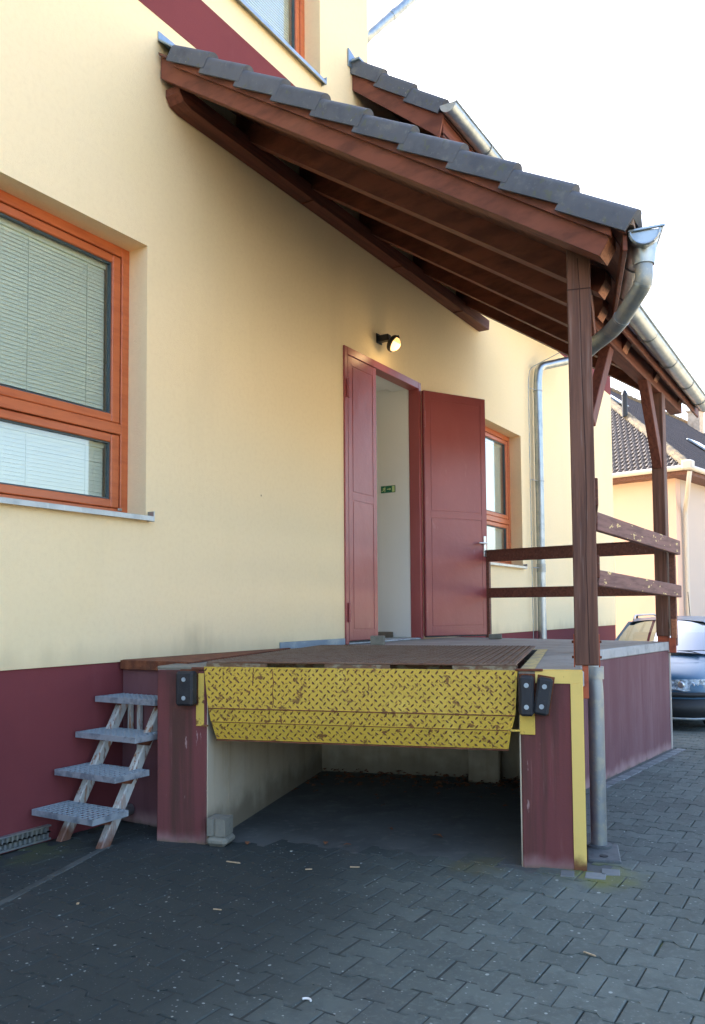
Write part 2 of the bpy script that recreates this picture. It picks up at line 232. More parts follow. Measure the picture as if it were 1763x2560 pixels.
def glassmat(name, tint=(1, 1, 1), f0=.05, k=1.0, rough=.0):
    """thin pane: clear sheet with the same angle-dependent gloss from both sides"""
    m = bpy.data.materials.new(name); m.use_nodes = True; MATS[name] = m
    N = m.node_tree.nodes; Lk = m.node_tree.links.new
    N.remove(N['Principled BSDF'])
    tr = N.new('ShaderNodeBsdfTransparent'); tr.inputs[0].default_value = (*tint, 1)
    gl = N.new('ShaderNodeBsdfGlossy'); gl.inputs['Roughness'].default_value = rough; gl.inputs[0].default_value = (.95, .97, 1, 1)
    ge = N.new('ShaderNodeNewGeometry'); dt = N.new('ShaderNodeVectorMath'); dt.operation = 'DOT_PRODUCT'; Lk(ge.outputs['Incoming'], dt.inputs[0]); Lk(ge.outputs['Normal'], dt.inputs[1])
    def mth(op, a, b_=None, c_=None):
        n = N.new('ShaderNodeMath'); n.operation = op
        for q, x in enumerate((a, b_, c_)):
            if x is None: continue
            if isinstance(x, (int, float)): n.inputs[q].default_value = x
            else: Lk(x, n.inputs[q])
        return n.outputs[0]
    x = mth('POWER', mth('SUBTRACT', 1.0, mth('ABSOLUTE', dt.outputs['Value'])), 5.0)
    f = mth('MINIMUM', mth('MULTIPLY', mth('MULTIPLY_ADD', x, 1-f0, f0), k), 1.0)
    mx = N.new('ShaderNodeMixShader'); Lk(f, mx.inputs[0]); Lk(tr.outputs[0], mx.inputs[1]); Lk(gl.outputs[0], mx.inputs[2])
    Lk(mx.outputs[0], N['Material Output'].inputs[0])
glassmat('window_glass', (.95, .985, .965), .06, 1.7)
glassmat('car_glass', (.20, .27, .29), .22, 1.8)
def emit(name, col, st):
    m = mat(name, col, .3); b = m.node_tree.nodes['Principled BSDF']
    b.inputs['Emission Color'].default_value = col; b.inputs['Emission Strength'].default_value = st
emit('lamp_glass', lin(255, 196, 120), .8)

# ------------------------------------------------------------------ mesh helpers
V = Vector
W = {}
class MB:
    def __init__(s): s.v = []; s.f = []; s.mi = []; s.m = 0; s.tone = None
    def add(s, verts, faces):
        n = len(s.v); s.v += [tuple(v) for v in verts]
        for f in faces: s.f.append(tuple(i+n for i in f)); s.mi.append(s.m)
    def box(s, a, b, ch=0.0):
        a, b = V(a), V(b); lo = V([min(a[i], b[i]) for i in range(3)]); hi = V([max(a[i], b[i]) for i in range(3)])
        d = hi-lo; return s.obox(lo, V((d.x, 0, 0)), V((0, d.y, 0)), V((0, 0, d.z)), ch)
    def obox(s, O, ex, ey, ez, ch=0.0):
        O = V(O); E = [V(ex), V(ey), V(ez)]
        if E[0].cross(E[1]).dot(E[2]) < 0: O = O+E[0]; E[0] = -E[0]
        if ch <= 0:
            vs_ = [O+E[0]*i+E[1]*j+E[2]*k for k in (0, 1) for j in (0, 1) for i in (0, 1)]
            s.add(vs_, [(0, 2, 3, 1), (4, 5, 7, 6), (0, 1, 5, 4), (2, 6, 7, 3), (0, 4, 6, 2), (1, 3, 7, 5)]); return s
        ln = [e.length for e in E]; ch = min(ch, min(ln)*.45); vs_ = []; idx = {}
        for k in (0, 1):
            for j in (0, 1):
                for i in (0, 1):
                    for ax in range(3):
                        p = [i*1.0, j*1.0, k*1.0]
                        for q in range(3):
                            if q != ax: p[q] += (ch/ln[q])*(1 if p[q] < .5 else -1)
                        idx[(i, j, k, ax)] = len(vs_); vs_.append(O+E[0]*p[0]+E[1]*p[1]+E[2]*p[2])
        F = []
        for ax in range(3):
            q, r = (ax+1) % 3, (ax+2) % 3
            for side in (0, 1):
                loop = []
                for (a_, b_) in ((0, 0), (1, 0), (1, 1), (0, 1)):
                    c = [0, 0, 0]; c[ax] = side; c[q] = a_; c[r] = b_; loop.append(idx[(*c, ax)])
                F.append(tuple(loop if side else loop[::-1]))
        for ax in range(3):
            q, r = (ax+1) % 3, (ax+2) % 3
            for a_ in (0, 1):
                for b_ in (0, 1):
                    c0 = [0, 0, 0]; c0[q] = a_; c0[r] = b_; c1 = list(c0); c1[ax] = 1
                    lp = [idx[(*c0, q)], idx[(*c1, q)], idx[(*c1, r)], idx[(*c0, r)]]
                    F.append(tuple(lp if (a_ ^ b_) else lp[::-1]))
        for k in (0, 1):
            for j in (0, 1):
                for i in (0, 1):
                    lp = [idx[(i, j, k, 0)], idx[(i, j, k, 1)], idx[(i, j, k, 2)]]
                    F.append(tuple(lp if (i+j+k) % 2 else lp[::-1]))
        s.add(vs_, F); return s
    def beam(s, A, B, w, h, upv=(0, 0, 1), ch=.006):
        A, B = V(A), V(B); d = B-A; x = d.normalized(); side = x.cross(V(upv)).normalized(); u = side.cross(x).normalized()
        return s.obox(A-side*w/2-u*h/2, d, side*w, u*h, ch)
    def prism(s, poly, ext, ch=0):           # poly: list of 3D points (planar), extruded by vector ext
        P = [V(p) for p in poly]; e = V(ext); n = len(P)
        tri = tessellate_polygon([P]); nrm = V((0, 0, 0))
        for i in range(n): nrm += P[i].cross(P[(i+1) % n])
        fl = nrm.dot(e) > 0
        F = []
        for t in tri:
            a, b, c = t; nn = (P[b]-P[a]).cross(P[c]-P[a])
            if nn.dot(e) > 0: F.append((a, c, b)); F.append((a+n, b+n, c+n))
            else: F.append((a, b, c)); F.append((a+n, c+n, b+n))
        for i in range(n):
            j = (i+1) % n; q = (i, j, j+n, i+n); F.append(q if fl else q[::-1])
        s.add(P+[p+e for p in P], F); return s
    def tube(s, path, r, n=12, caps=True, r2=None):
        P = [V(p) for p in path]; rings = []; prev = None
        for i, p in enumerate(P):
            t = ((P[min(i+1, len(P)-1)]-p).normalized()+(p-P[max(i-1, 0)]).normalized())
            t.normalize()
            a = prev - t*prev.dot(t) if prev else (V((0, 0, 1)).cross(t) if abs(t.z) < .9 else V((1, 0, 0)).cross(t))
            a.normalize(); prev = a; b = t.cross(a)
            rr = r if r2 is None else r+(r2-r)*i/(len(P)-1)
            if isinstance(r, (list, tuple)): rr = r[i]
            rings.append([p+a*math.cos(2*math.pi*k/n)*rr+b*math.sin(2*math.pi*k/n)*rr for k in range(n)])
        F = []
        for i in range(len(P)-1):
            for k in range(n): F.append((i*n+k, i*n+(k+1) % n, (i+1)*n+(k+1) % n, (i+1)*n+k))
        if caps: F.append(tuple(range(n))[::-1]); F.append(tuple((len(P)-1)*n+k for k in range(n)))
        s.add([v for rg in rings for v in rg], F); return s
    def disc(s, c, axis, r, th, n=14):
        c, a = V(c), V(axis).normalized(); return s.tube([c-a*th/2, c+a*th/2], r, n)
    def quad(s, a, b, c, d): s.add([a, b, c, d], [(0, 1, 2, 3)]); return s
    def build(s, name, m, parent=None, Mw=None, smooth=False, mats=None):
        me = bpy.data.meshes.new(name); me.from_pydata(s.v, [], s.f); me.update()
        for mm in (mats or [m]): me.materials.append(MATS[mm])
        if mats: me.polygons.foreach_set('material_index', s.mi)
        if smooth:
            me.polygons.foreach_set('use_smooth', [True]*len(me.polygons))
            try: me.set_sharp_from_angle(angle=math.radians(38))
            except Exception: pass
        if s.tone:
            at = me.attributes.new('tone', 'FLOAT', 'FACE'); at.data.foreach_set('value', s.tone)
        o = bpy.data.objects.new(name, me); COL.objects.link(o)
        return place(o, parent, Mw)
def place(o, parent=None, Mw=None):
    Mw = Mw or Matrix.Identity(4)
    if parent is not None:
        o.parent = parent; o.matrix_parent_inverse = W[parent.name].inverted()
    o.matrix_basis = Mw; W[o.name] = Mw; return o
def dup(o, parent, Mw, label=None):
    c = o.copy(); COL.objects.link(c); return place(c, parent, Mw)
def thing(name, loc, label, cat, group=None):
    o = bpy.data.objects.new(name, None); o.empty_display_size = .1; COL.objects.link(o)
    place(o, None, Matrix.Translation(V(loc))); tag(o, label, cat, group); return o
def tag(o, label=None, cat=None, group=None, kind=None):
    if label: o['label'] = label
    if cat: o['category'] = cat
    if group: o['group'] = group
    if kind: o['kind'] = kind
    return o
def arc(c, a, b, r, t0, t1, n=6):
    c, a, b = V(c), V(a), V(b); return [c+a*r*math.cos(t0+(t1-t0)*i/n)+b*r*math.sin(t0+(t1-t0)*i/n) for i in range(n+1)]
def smooth_path(pts, rad=.08, n=5):
    P = [V(p) for p in pts]; out = [P[0]]
    for i in range(1, len(P)-1):
        a, b = (P[i-1]-P[i]), (P[i+1]-P[i]); r = min(rad, a.length*.45, b.length*.45)
        p0, p2 = P[i]+a.normalized()*r, P[i]+b.normalized()*r
        for k in range(n+1):
            t = k/n; out.append(p0*(1-t)**2+P[i]*2*t*(1-t)+p2*t*t)
    out.append(P[-1]); return out

# the ground falls gently away beyond the dock
def gz(x): return 0.0 if x < 8.5 else max(-.264, -.085*(x-8.5))
# the leveller pit and the dock front stand skewed to the wall
U = V((.283, -.959, 0)).normalized(); VV = V((-U.y, U.x, 0)); P0 = V((3.62, -.57, 0))
def pit(s, t, z): return P0+U*s+VV*t+V((0, 0, z))

# ------------------------------------------------------------------ ground and pavers
g = MB()
xs = [-900, -60, -4, 0, 8.5, 11.6, 40, 900]; ys = [-900, -60, -12, 0, 12, 900]
vv = [(x, y, gz(x)-.013) for y in ys for x in xs]; nx = len(xs)
g.add(vv, [(j*nx+i, j*nx+i+1, (j+1)*nx+i+1, (j+1)*nx+i) for j in range(len(ys)-1) for i in range(nx-1)])
ground = tag(g.build('ground', 'joint_soil'), kind='structure')
far = MB()
for (a, b, c, d) in ((-900, -900, 900, -9.0), (17.5, -9.0, 900, 900)):
    xx = [a] + ([11.6, 8.5] if a < 0 else []) + [c]
    xx = sorted(xx)
    for i in range(len(xx)-1):
        far.quad((xx[i], b, gz(xx[i])-.006), (xx[i+1], b, gz(xx[i+1])-.006), (xx[i+1], d, gz(xx[i+1])-.006), (xx[i], d, gz(xx[i])-.006))
tag(far.build('yard_surface', 'warm_bounce_ground', ground))  # unseen ground, tinted to act as a warm reflector
PL, PW, PA = .210, .148, .016
def paver_poly(j=.0022):
    hl = PL/2-j; w1 = PW/2+PA-j; w0 = PW/2-PA-j; a, b = .062, .040
    half = [(-hl, w1), (-a, w1), (-b, w0), (b, w0), (a, w1), (hl, w1)]      # (along y, across x)
    return [(x, y) for (y, x) in half]+[(-x, y) for (y, x) in half[::-1]]
def paver_geo(mb, cx, cy, z, rot, tilt, j, sl=0.0, tn=None):
    P = paver_poly(j); n = len(P); c, s_ = math.cos(rot), math.sin(rot); vs_ = []
    for (k, zz) in ((1.0, -.03), (1.0, -.004), (None, 0.0)):
        for (x, y) in P:
            if k is None: x, y = x*(1-.005/abs(x)) if x else x, y*(1-.005/max(abs(y), .02))
            X, Y = cx+x*c-y*s_, cy+x*s_+y*c
            vs_.append((X, Y, z+zz+x*tilt[0]+y*tilt[1]+sl*x))
    F = [tuple(2*n+i for i in range(n))]
    for i in range(n):
        k = (i+1) % n
        F += [(i, k, n+k, n+i), (n+i, n+k, 2*n+k, 2*n+i)]
    F = [f[::-1] for f in F]
    F[0] = F[0]
    mb.add(vs_, F)
    if tn is not None: mb.tone += [tn]*len(F)
proto = MB(); paver_geo(proto, 0, 0, 0, 0, (0, 0), .0024)
def in_frame(x, y, z=0, m=.04):
    d = V((x, y, z))-CAM; dz = d.dot(fwd)
    if dz < .3: return False
    u_ = (CXP+FPX*d.dot(rt2)/dz)/IW; v_ = (CYP-FPX*d.dot(up2)/dz)/IH
    return -m < u_ < 1+m and -m < v_ < 1+m
def blocked(x, y):      # ground taken by the dock, the pit and the building
    if y > -.03: return True
    q = V((x, y, 0))-P0; s_, t_ = q.dot(U), q.dot(VV)
    if -.02 < s_ < .33 and t_ > -.02: return True
    if 2.05 < s_ < 2.43 and t_ > -.02 and x < 6.2: return True
    if .3 < s_ < 2.1 and t_ > .10: return True
    if x > 6.1 and x < 8.42 and y > -2.30-.093*(x-6.2)-.10: return True
    if x > 3.9 and x < 8.95 and y > -.6: return True
    if x > 4.3 and y > -2.0 and x < 8.3: return True
    return False
cells = []
r = 0
for i in range(-6, 100):
    x = 1.55+i*PW
    for k in range(0, 60):
        y = -.0-k*PL-(PL/2 if i % 2 else 0)-.02
        if y < -9: continue
        if x > 17.3: continue
        if blocked(x, y): continue
        cells.append((x, y, in_frame(x, y, gz(x))))
vis = sorted([c for c in cells if c[2]], key=lambda c: (V((c[0], c[1], 0))-CAM).length)
near = vis[:300]; rest = vis[300:]+[c for c in cells if not c[2]]
def wob(): return (random.uniform(-.008, .008), random.uniform(-.008, .008))
pv = None
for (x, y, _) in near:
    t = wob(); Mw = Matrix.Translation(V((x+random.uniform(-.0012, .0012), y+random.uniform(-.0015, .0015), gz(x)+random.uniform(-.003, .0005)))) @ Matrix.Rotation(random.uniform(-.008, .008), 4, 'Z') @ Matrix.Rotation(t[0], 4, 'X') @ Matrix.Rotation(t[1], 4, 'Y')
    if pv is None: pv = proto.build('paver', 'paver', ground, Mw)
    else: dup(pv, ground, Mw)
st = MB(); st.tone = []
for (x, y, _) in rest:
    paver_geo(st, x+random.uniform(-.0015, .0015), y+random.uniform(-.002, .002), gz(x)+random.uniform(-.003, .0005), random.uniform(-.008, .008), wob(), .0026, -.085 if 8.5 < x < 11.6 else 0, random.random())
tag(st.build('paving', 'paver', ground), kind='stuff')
# dirt trodden into the joints where the lorries stand
df = MB(); ring = []
for k_ in range(40):
    a_ = 2*math.pi*k_/40; rr_ = 1+.10*math.sin(3*a_+1)+.07*math.sin(7*a_)+.05*random.uniform(-1, 1)
    ring.append((2.55+1.85*math.cos(a_)*rr_, -1.45+1.6*math.sin(a_)*rr_, -.0044))
ring = [(x_, min(y_, -.04), z_) for (x_, y_, z_) in ring]
pr_ = [(4.02, -2.35), (4.10, -2.72), (4.20, -3.06), (4.50, -3.12), (4.95, -2.98), (4.9, -2.74), (5.6, -2.58), (6.3, -2.52), (8.55, -2.74), (8.5, -2.5), (6.2, -2.3), (4.35, -2.6), (4.25, -2.5)]
df2 = MB(); df2.prism([(x_, y_, -.010) for (x_, y_) in pr_], (0, 0, .0045)); df2.build('joint_dirt', 'concrete_floor', ground)
df.add(ring+[(2.55, -1.45, -.0044)], [(k_, (k_+1) % 40, 40) for k_ in range(40)]); df.build('joint_dirt', 'trodden_dirt', ground)
# plain cut setts along the dock side and round the gully
k = 0
for i in range(16):
    t = i/15; x = 6.25+2.1*t; y = -2.335-.093*(x-6.2)-.055
    b = MB(); b.box((-.062, -.04, -.03), (.062, .04, 0), .004)
    b.build('edge_sett', 'grey_paver', ground, Matrix.Translation(V((x, y-.01, gz(x)+.001))) @ Matrix.Rotation(-.093+random.uniform(-.03, .03), 4, 'Z'))
for (x, y, a, sx) in ((4.235, -2.93, .2, .10), (4.20, -2.80, .28, .07), (4.33, -2.98, .25, .09)):
    b = MB(); b.box((-.05, -sx/2, -.03), (.05, sx/2, 0.002), .004)
    b.build('edge_sett', 'grey_paver', ground, Matrix.Translation(V((x, y, 0))) @ Matrix.Rotation(a, 4, 'Z'))
# concrete channel strip that runs from the stair foot towards the street
cs = MB(); A_, B_ = V((3.42, -.40, .0)), V((.6, -1.32, .0)); d_ = (B_-A_).normalized(); n_ = V((-d_.y, d_.x, 0))
for i in range(5):
    a = A_+d_*(.58*i+.002*i); b = MB(); b.obox(a-n_*.022+V((0, 0, -.03)), d_*.577, n_*.044, V((0, 0, .0315)), .004)
    b.build('channel_strip', 'channel_concrete', ground)

# ------------------------------------------------------------------ main building
bld = thing('commercial_building', (6, 0, 0), 'cream rendered building with wine red plinth and band, orange windows and red double door', 'building')
X0, X1, XU, WT = -6.0, 16.63, 7.13, .32
def wall_holes(name, m, x0, x1, z0, z1, holes, yo=0.0, yi=WT, parent=bld):
    xs = sorted({x0, x1, *[h[0] for h in holes], *[h[1] for h in holes]}); zs = sorted({z0, z1, *[h[2] for h in holes], *[h[3] for h in holes]})
    xs = [x for x in xs if x0 <= x <= x1]; zs = [z for z in zs if z0 <= z <= z1]
    b = MB()
    for i in range(len(xs)-1):
        for j in range(len(zs)-1):
            cx, cz = (xs[i]+xs[i+1])/2, (zs[j]+zs[j+1])/2
            if any(h[0] < cx < h[1] and h[2] < cz < h[3] for h in holes): continue
            a0, a1, c0, c1 = xs[i], xs[i+1], zs[j], zs[j+1]
            b.quad((a0, yo, c0), (a1, yo, c0), (a1, yo, c1), (a0, yo, c1)); b.quad((a0, yi, c0), (a0, yi, c1), (a1, yi, c1), (a1, yi, c0))
    for (a0, a1, c0, c1) in holes:
        b.quad((a0, yo, c0), (a0, yo, c1), (a0, yi, c1), (a0, yi, c0)); b.quad((a1, yo, c0), (a1, yi, c0), (a1, yi, c1), (a1, yo, c1))
        b.quad((a0, yo, c1), (a1, yo, c1), (a1, yi, c1), (a0, yi, c1))
        if c0 > z0: b.quad((a0, yo, c0), (a0, yi, c0), (a1, yi, c0), (a1, yo, c0))
    b.quad((x0, yo, z0), (x0, yi, z0), (x1, yi, z0), (x1, yo, z0)); b.quad((x0, yo, z1), (x1, yo, z1), (x1, yi, z1), (x0, yi, z1))
    b.quad((x1, yo, z0), (x1, yi, z0), (x1, yi, z1), (x1, yo, z1)); b.quad((x0, yo, z0), (x0, yo, z1), (x0, yi, z1), (x0, yi, z0))
    return b.build(name, m, parent)
W1 = (2.05, 4.078, 1.966, 3.83); W2 = (9.40, 11.435, 1.93, 3.80); W3 = (4.2, 6.245, 6.20, 8.1); DR = (6.612, 8.215, 1.0, 3.825)
ZB = 1.0
wall_holes('wall', 'cream_stucco', X0, X1, ZB, 5.52, [W1, W2, DR])
wall_holes('wall', 'cream_stucco', X0, XU, 5.93, 8.8, [W3])
wall_holes('wall', 'cream_stucco', XU, X1, 5.93, 6.7, [])
b = MB(); b.box((X0, -.004, 5.52), (X1, WT-.002, 5.93)); b.build('colour_band', 'wine_stucco', bld)
b = MB(); b.box((X0, .012, -.6), (X1, WT, ZB)); b.build('plinth', 'wine_stucco', bld)
# the rest of the shell, which keeps the sun behind the house
b = MB(); b.box((X0, 5.7, -.6), (6.5, 6.0, 8.8)); b.box((8.0, 5.7, -.6), (X1, 6.0, 6.7)); b.box((6.5, 5.7, -.6), (8.0, 6.0, 1.2)); b.box((6.5, 5.7, 3.6), (8.0, 6.0, 6.7)); b.box((6.5, 5.7, 6.7), (XU, 6.0, 8.8))  # gap added behind the vestibule to brighten its inner wall
b.box((X0, WT, -.6), (X0+.3, 5.7, 8.8)); b.box((X1-.3, WT, -.6), (X1-.002, 5.7, 6.7)); b.box((XU-.3, WT, 6.7), (XU-.002, 5.7, 8.8)); b.build('rear_wall', 'cream_stucco', bld)
b = MB(); b.box((X0-.3, WT-.3, 8.8), (XU+.02, 6.3, 9.0)); b.box((XU, .02, 6.7), (X1+.3, 6.3, 6.85)); b.build('roof_slab', 'shell', bld)
# vestibule behind the door; unseen rear opening added to let daylight in
b = MB()
b.box((8.163, .115, 1.022), (8.5, 5.69, 4.0)); b.box((6.25, WT, 1.0), (6.4, 5.7, 4.0)); b.box((6.4, 5.55, 1.0), (6.5, 5.69, 3.79)); b.box((8.0, 5.55, 1.0), (8.162, 5.69, 3.79)); b.box((6.5, 5.55, 3.6), (8.0, 5.69, 3.79)); b.box((6.5, 5.55, 1.0), (8.0, 5.69, 1.2))
b.box((6.25, WT+.002, 3.80), (8.162, 5.69, 3.9)); b.box((6.66, .112, 3.765), (8.162, WT+.002, 3.83)); b.build('vestibule', 'interior_paint', bld)
b = MB(); b.box((6.4, WT+.002, .9), (8.162, 5.55, 1.002)); b.build('vestibule_floor', 'interior_floor', bld)
b = MB(); b.box((8.145, WT+.01, 1.003), (8.162, 5.5, 1.08), .003); b.build('skirting', 'interior_floor', bld)
b = MB()
for i in range(12): b.box((8.0-i*.11, .34, 1.004), (7.91-i*.11, .9, 1.016), .003)
b.build('door_mat', 'rubber', bld)

def window(x0, x1, z0, z1, ztr, fw=.068, slats='parts', rev=.17, sill=True):
    """opening x0..x1, z0..z1; ztr = (glass bottom of the upper light, glass top of the lower light) or None"""
    fr = MB(); y0, y1 = rev, rev+.08
    fr.box((x0, y0, z0), (x0+fw, y1, z1), .004); fr.box((x1-fw, y0, z0), (x1, y1, z1), .004)
    fr.box((x0+fw, y0, z1-fw), (x1-fw, y1, z1), .004); fr.box((x0+fw, y0, z0), (x1-fw, y1, z0+.05), .004)
    win = fr.build('window', 'window_timber', bld)
    lights = [(z0+.05, z1-fw)]
    if ztr:
        zm0, zm1 = ztr[1]+.055, ztr[0]-.075
        b = MB(); b.box((x0+fw, y0-.004, zm0), (x1-fw, y1, zm1), .004); b.build('transom', 'window_timber', win)
        lights = [(zm1, z1-fw), (z0+.05, zm0)]
    for (ga, gb) in ((x0+fw*.6, x0+fw+.02), (x1-fw-.02, x1-fw*.6)):
        bk = MB(); bk.box((ga, y1-.012, z0+.03), (gb, y1+.01, z1-.03)); bk.build('groove', 'groove', win)
    for li, (a, c) in enumerate(lights):
        gp = .006; sw = .072 if ztr else .06
        xa, xb, za, zb = x0+fw+gp, x1-fw-gp, a+gp, c-gp
        sb = MB(); swb = .055
        for (p, q) in (((xa, za), (xa+sw, zb)), ((xb-sw, za), (xb, zb)), ((xa+sw, zb-.055), (xb-sw, zb)), ((xa+sw, za), (xb-sw, za+swb))):
            sb.box((p[0], y0+.006, p[1]), (q[0], y1-.014, q[1]), .006)
        so = sb.build('sash', 'window_timber', win)
        gk = MB(); e = .011
        for (p, q) in (((xa+sw, za+swb), (xa+sw+e, zb-.055)), ((xb-sw-e, za+swb), (xb-sw, zb-.055)), ((xa+sw+e, zb-.055-e), (xb-sw-e, zb-.055)), ((xa+sw+e, za+swb), (xb-sw-e, za+swb+e))):
            gk.box((p[0], y0+.022, p[1]), (q[0], y1-.03, q[1]))
        gk.build('gasket', 'gasket', win)
        b = MB(); b.box((xa+sw-.004, y0+.034, za+swb-.004), (xb-sw+.004, y0+.040, zb-.051)); b.build('pane', 'window_glass', win)
        bx0, bx1, bz0, bz1 = xa+sw+.022, xb-sw-.006, za+swb+.01, zb-.06
        yb = y0+.085
        b = MB(); b.box((bx0, yb-.016, bz1-.034), (bx1, yb+.016, bz1+.004), .003); b.build('blind_head', 'blind_slat', win)
        pitch = .0255; n = int((bz1-.04-bz0)/pitch)
        if slats == 'parts':
            s0 = None
            for i in range(n):
                zc = bz1-.045-i*pitch
                if s0 is None:
                    q = MB(); hw = (bx1-bx0)/2; tl = math.radians(74)
                    dy, dz = .0142*math.cos(tl), .0142*math.sin(tl)
                    q.obox((-hw, -dy, -dz), (2*hw, 0, 0), (0, 2*dy, 2*dz), (0, -.0009*math.sin(tl), .0009*math.cos(tl)))
                    s0 = q.build('slat', 'blind_slat', win, Matrix.Translation(V(((bx0+bx1)/2, yb, zc))))
                else: dup(s0, win, Matrix.Translation(V(((bx0+bx1)/2, yb, zc))) @ Matrix.Rotation(random.uniform(-.002, .002), 4, 'Y'))
        else:
            q = MB(); tl = math.radians(74); dy, dz = .0142*math.cos(tl), .0142*math.sin(tl)
            for i in range(n):
                zc = bz1-.045-i*pitch; q.obox((bx0, yb-dy, zc-dz), (bx1-bx0, 0, 0), (0, 2*dy, 2*dz), (0, -.0009*math.sin(tl), .0009*math.cos(tl)))
            tag(q.build('blind', 'blind_slat', win), kind='stuff')
        cr = MB()
        for xq in (bx1-.16, bx1-.62, bx1-1.05): cr.box((xq-.0015, yb-.017, bz0), (xq+.0015, yb-.014, bz1))
        cr.build('blind_cord', 'blind_slat', win)
    if sill:
        b = MB(); b.prism([(x0-.0, rev+.01, z0+.012), (x0-.0, -.055, z0-.004), (x0-.0, -.055, z0-.036), (x0, -.049, z0-.036), (x0, -.049, z0-.010), (x0, rev+.01, z0+.004)], (x1-x0+.02, 0, 0))
        b.box((x1+.018, -.058, z0-.038), (x1+.026, .02, z0+.03), .002); b.build('sill', 'zinc', win)
    return win
window(*W1, (2.672, 2.472)); window(*W2, (2.67, 2.47), slats='joined'); window(*W3, None, slats='joined')
# window maker's plate is only a small blank metal tab
b = MB(); b.box((3.985, .163, 2.005), (4.02, .169, 2.022), .001); b.build('frame_tab', 'zinc', bld)

# ---- door
b = MB(); fx0, fx1, fz1 = DR[0], DR[1], DR[3]
b.box((fx0, -.018, 1.004), (fx0+.055, .11, fz1), .004); b.box((fx1-.055, -.018, 1.004), (fx1, .11, fz1), .004); b.box((fx0+.055, -.018, fz1-.075), (fx1-.055, .11, fz1), .004)
dfr = b.build('door_frame', 'door_red', bld)
b = MB(); b.box((fx0+.055, -.01, 1.003), (fx1-.055, .31, 1.02), .003); b.build('threshold', 'galvanised', dfr)
def leaf(O, ex, w, z0, z1, zm, name='door_leaf', flip=1, top_panel=True):
    """sheet steel leaf: body plus flat frame members standing proud; ex along the leaf, face towards the viewer"""
    ex = V(ex).normalized(); ny = V((ex.y, -ex.x, 0))*flip
    b = MB(); b.obox(V(O)+V((0, 0, z0)), ex*w, -ny*.045, V((0, 0, z1-z0)), .003)
    lf = b.build(name, 'door_red', bld)
    f = MB(); fwid = .075; th = .0035
    def strip(a, c, za, zb): f.obox(V(O)+ex*a+ny*.0005+V((0, 0, za)), ex*(c-a), ny*th, V((0, 0, zb-za)), .0015)
    strip(.004, fwid, z0+.004, z1-.004); strip(w-fwid, w-.004, z0+.004, z1-.004)
    strip(fwid, w-fwid, z1-.09, z1-.004); strip(fwid, w-fwid, z0+.004, z0+.10); strip(fwid, w-fwid, zm-.035, zm+.035)
    f.build('leaf_frame', 'door_red', lf)
    p = MB()
    for (za, zb) in ((z0+.112, zm-.047), (zm+.047, z1-.102)): p.obox(V(O)+ex*(fwid+.012)+ny*.0004+V((0, 0, za)), ex*(w-2*fwid-.024), ny*.0035, V((0, 0, zb-za)), .0015)
    p.build('leaf_panel', 'door_red', lf)
    return lf, ex, ny
lf1, _, _ = leaf((6.672, -.012, 0), (1, 0, 0), .545, 1.035, 3.745, 2.40)
tag(lf1, 'narrow closed leaf of the red door')
b = MB(); b.box((6.672, -.016, 1.022), (7.21, -.004, 1.034)); b.build('bottom_seal', 'rubber', lf1)
lf2, ex2, ny2 = leaf((8.205, -.055, 0), (.755, -.405, 0), .865, 1.035, 3.742, 2.37)
tag(lf2, 'wide leaf of the red door, swung open')
b = MB(); b.obox(V((8.205, -.055, 1.022))+ny2*.004, ex2*.865, -ny2*.03, V((0, 0, .012))); b.build('bottom_seal', 'rubber', lf2)
for (px, py) in ((6.655, -.03), (8.205, -.06)):
    for zc in (1.30, 3.42):
        b = MB(); b.tube([(px, py, zc-.09), (px, py, zc-.004), (px, py, zc-.003), (px, py, zc), (px, py, zc+.001), (px, py, zc+.09)], [.014, .014, .011, .011, .014, .014], 10); b.build('hinge', 'door_red', dfr, smooth=True)
hp = V((8.205, -.055, 0))+ex2*.825
b = MB(); b.obox(hp+V((0, 0, 1.92))-ex2*.018+ny2*.0075, ex2*.036, ny2*.007, V((0, 0, .235)), .004)
hd = b.build('handle', 'steel_bright', lf2)
b = MB(); b.tube(smooth_path([hp+V((0, 0, 2.07))+ny2*.01, hp+V((0, 0, 2.07))+ny2*.055, hp+V((0, 0, 2.07))+ny2*.055-ex2*.12], .02, 4), .0095, 10); b.build('lever', 'steel_bright', lf2, smooth=True)
b = MB(); b.tube([hp+V((0, 0, 1.955))+ny2*.012, hp+V((0, 0, 1.955))+ny2*.022], .012, 10); b.build('lock_cylinder', 'steel_bright', lf2, smooth=True)
# strip of sheet metal at the foot of the wall beside the door, perforated strip at the plinth foot
b = MB(); b.box((5.59, -.014, 1.004), (6.60, -.001, 1.062), .002); b.build('kick_strip', 'flashing', bld)
b = MB(); b.box((X0, -.02, .002), (3.32, .01, .012)); b.box((X0, -.022, .078), (3.32, .01, .086))
b.box((X0, .0, .012), (3.32, .01, .078))
st_ = b.build('base_strip', 'zinc_dull', bld)
b = MB()
for r_ in range(2):
    for i in range(66):
        x = 3.30-i*.032-(r_*.016); b.box((x-.0035, -.021, .014+r_*.032), (x+.0035, -.001, .044+r_*.032))
    b.box((1.2, -.0205, .043), (3.32, -.001, .048))
tag(b.build('strip_mesh', 'zinc_dull', bld), kind='stuff')

# ---- upper side roof of the building (verge, tiles, gutter)
T2 = math.atan(.80)
def slope_frame(x, y, z, th): return Matrix(((1, 0, 0, x), (0, -math.cos(th), -math.sin(th), y), (0, -math.sin(th), math.cos(th), z), (0, 0, 0, 1)))   # local: x, a down the slope, n normal
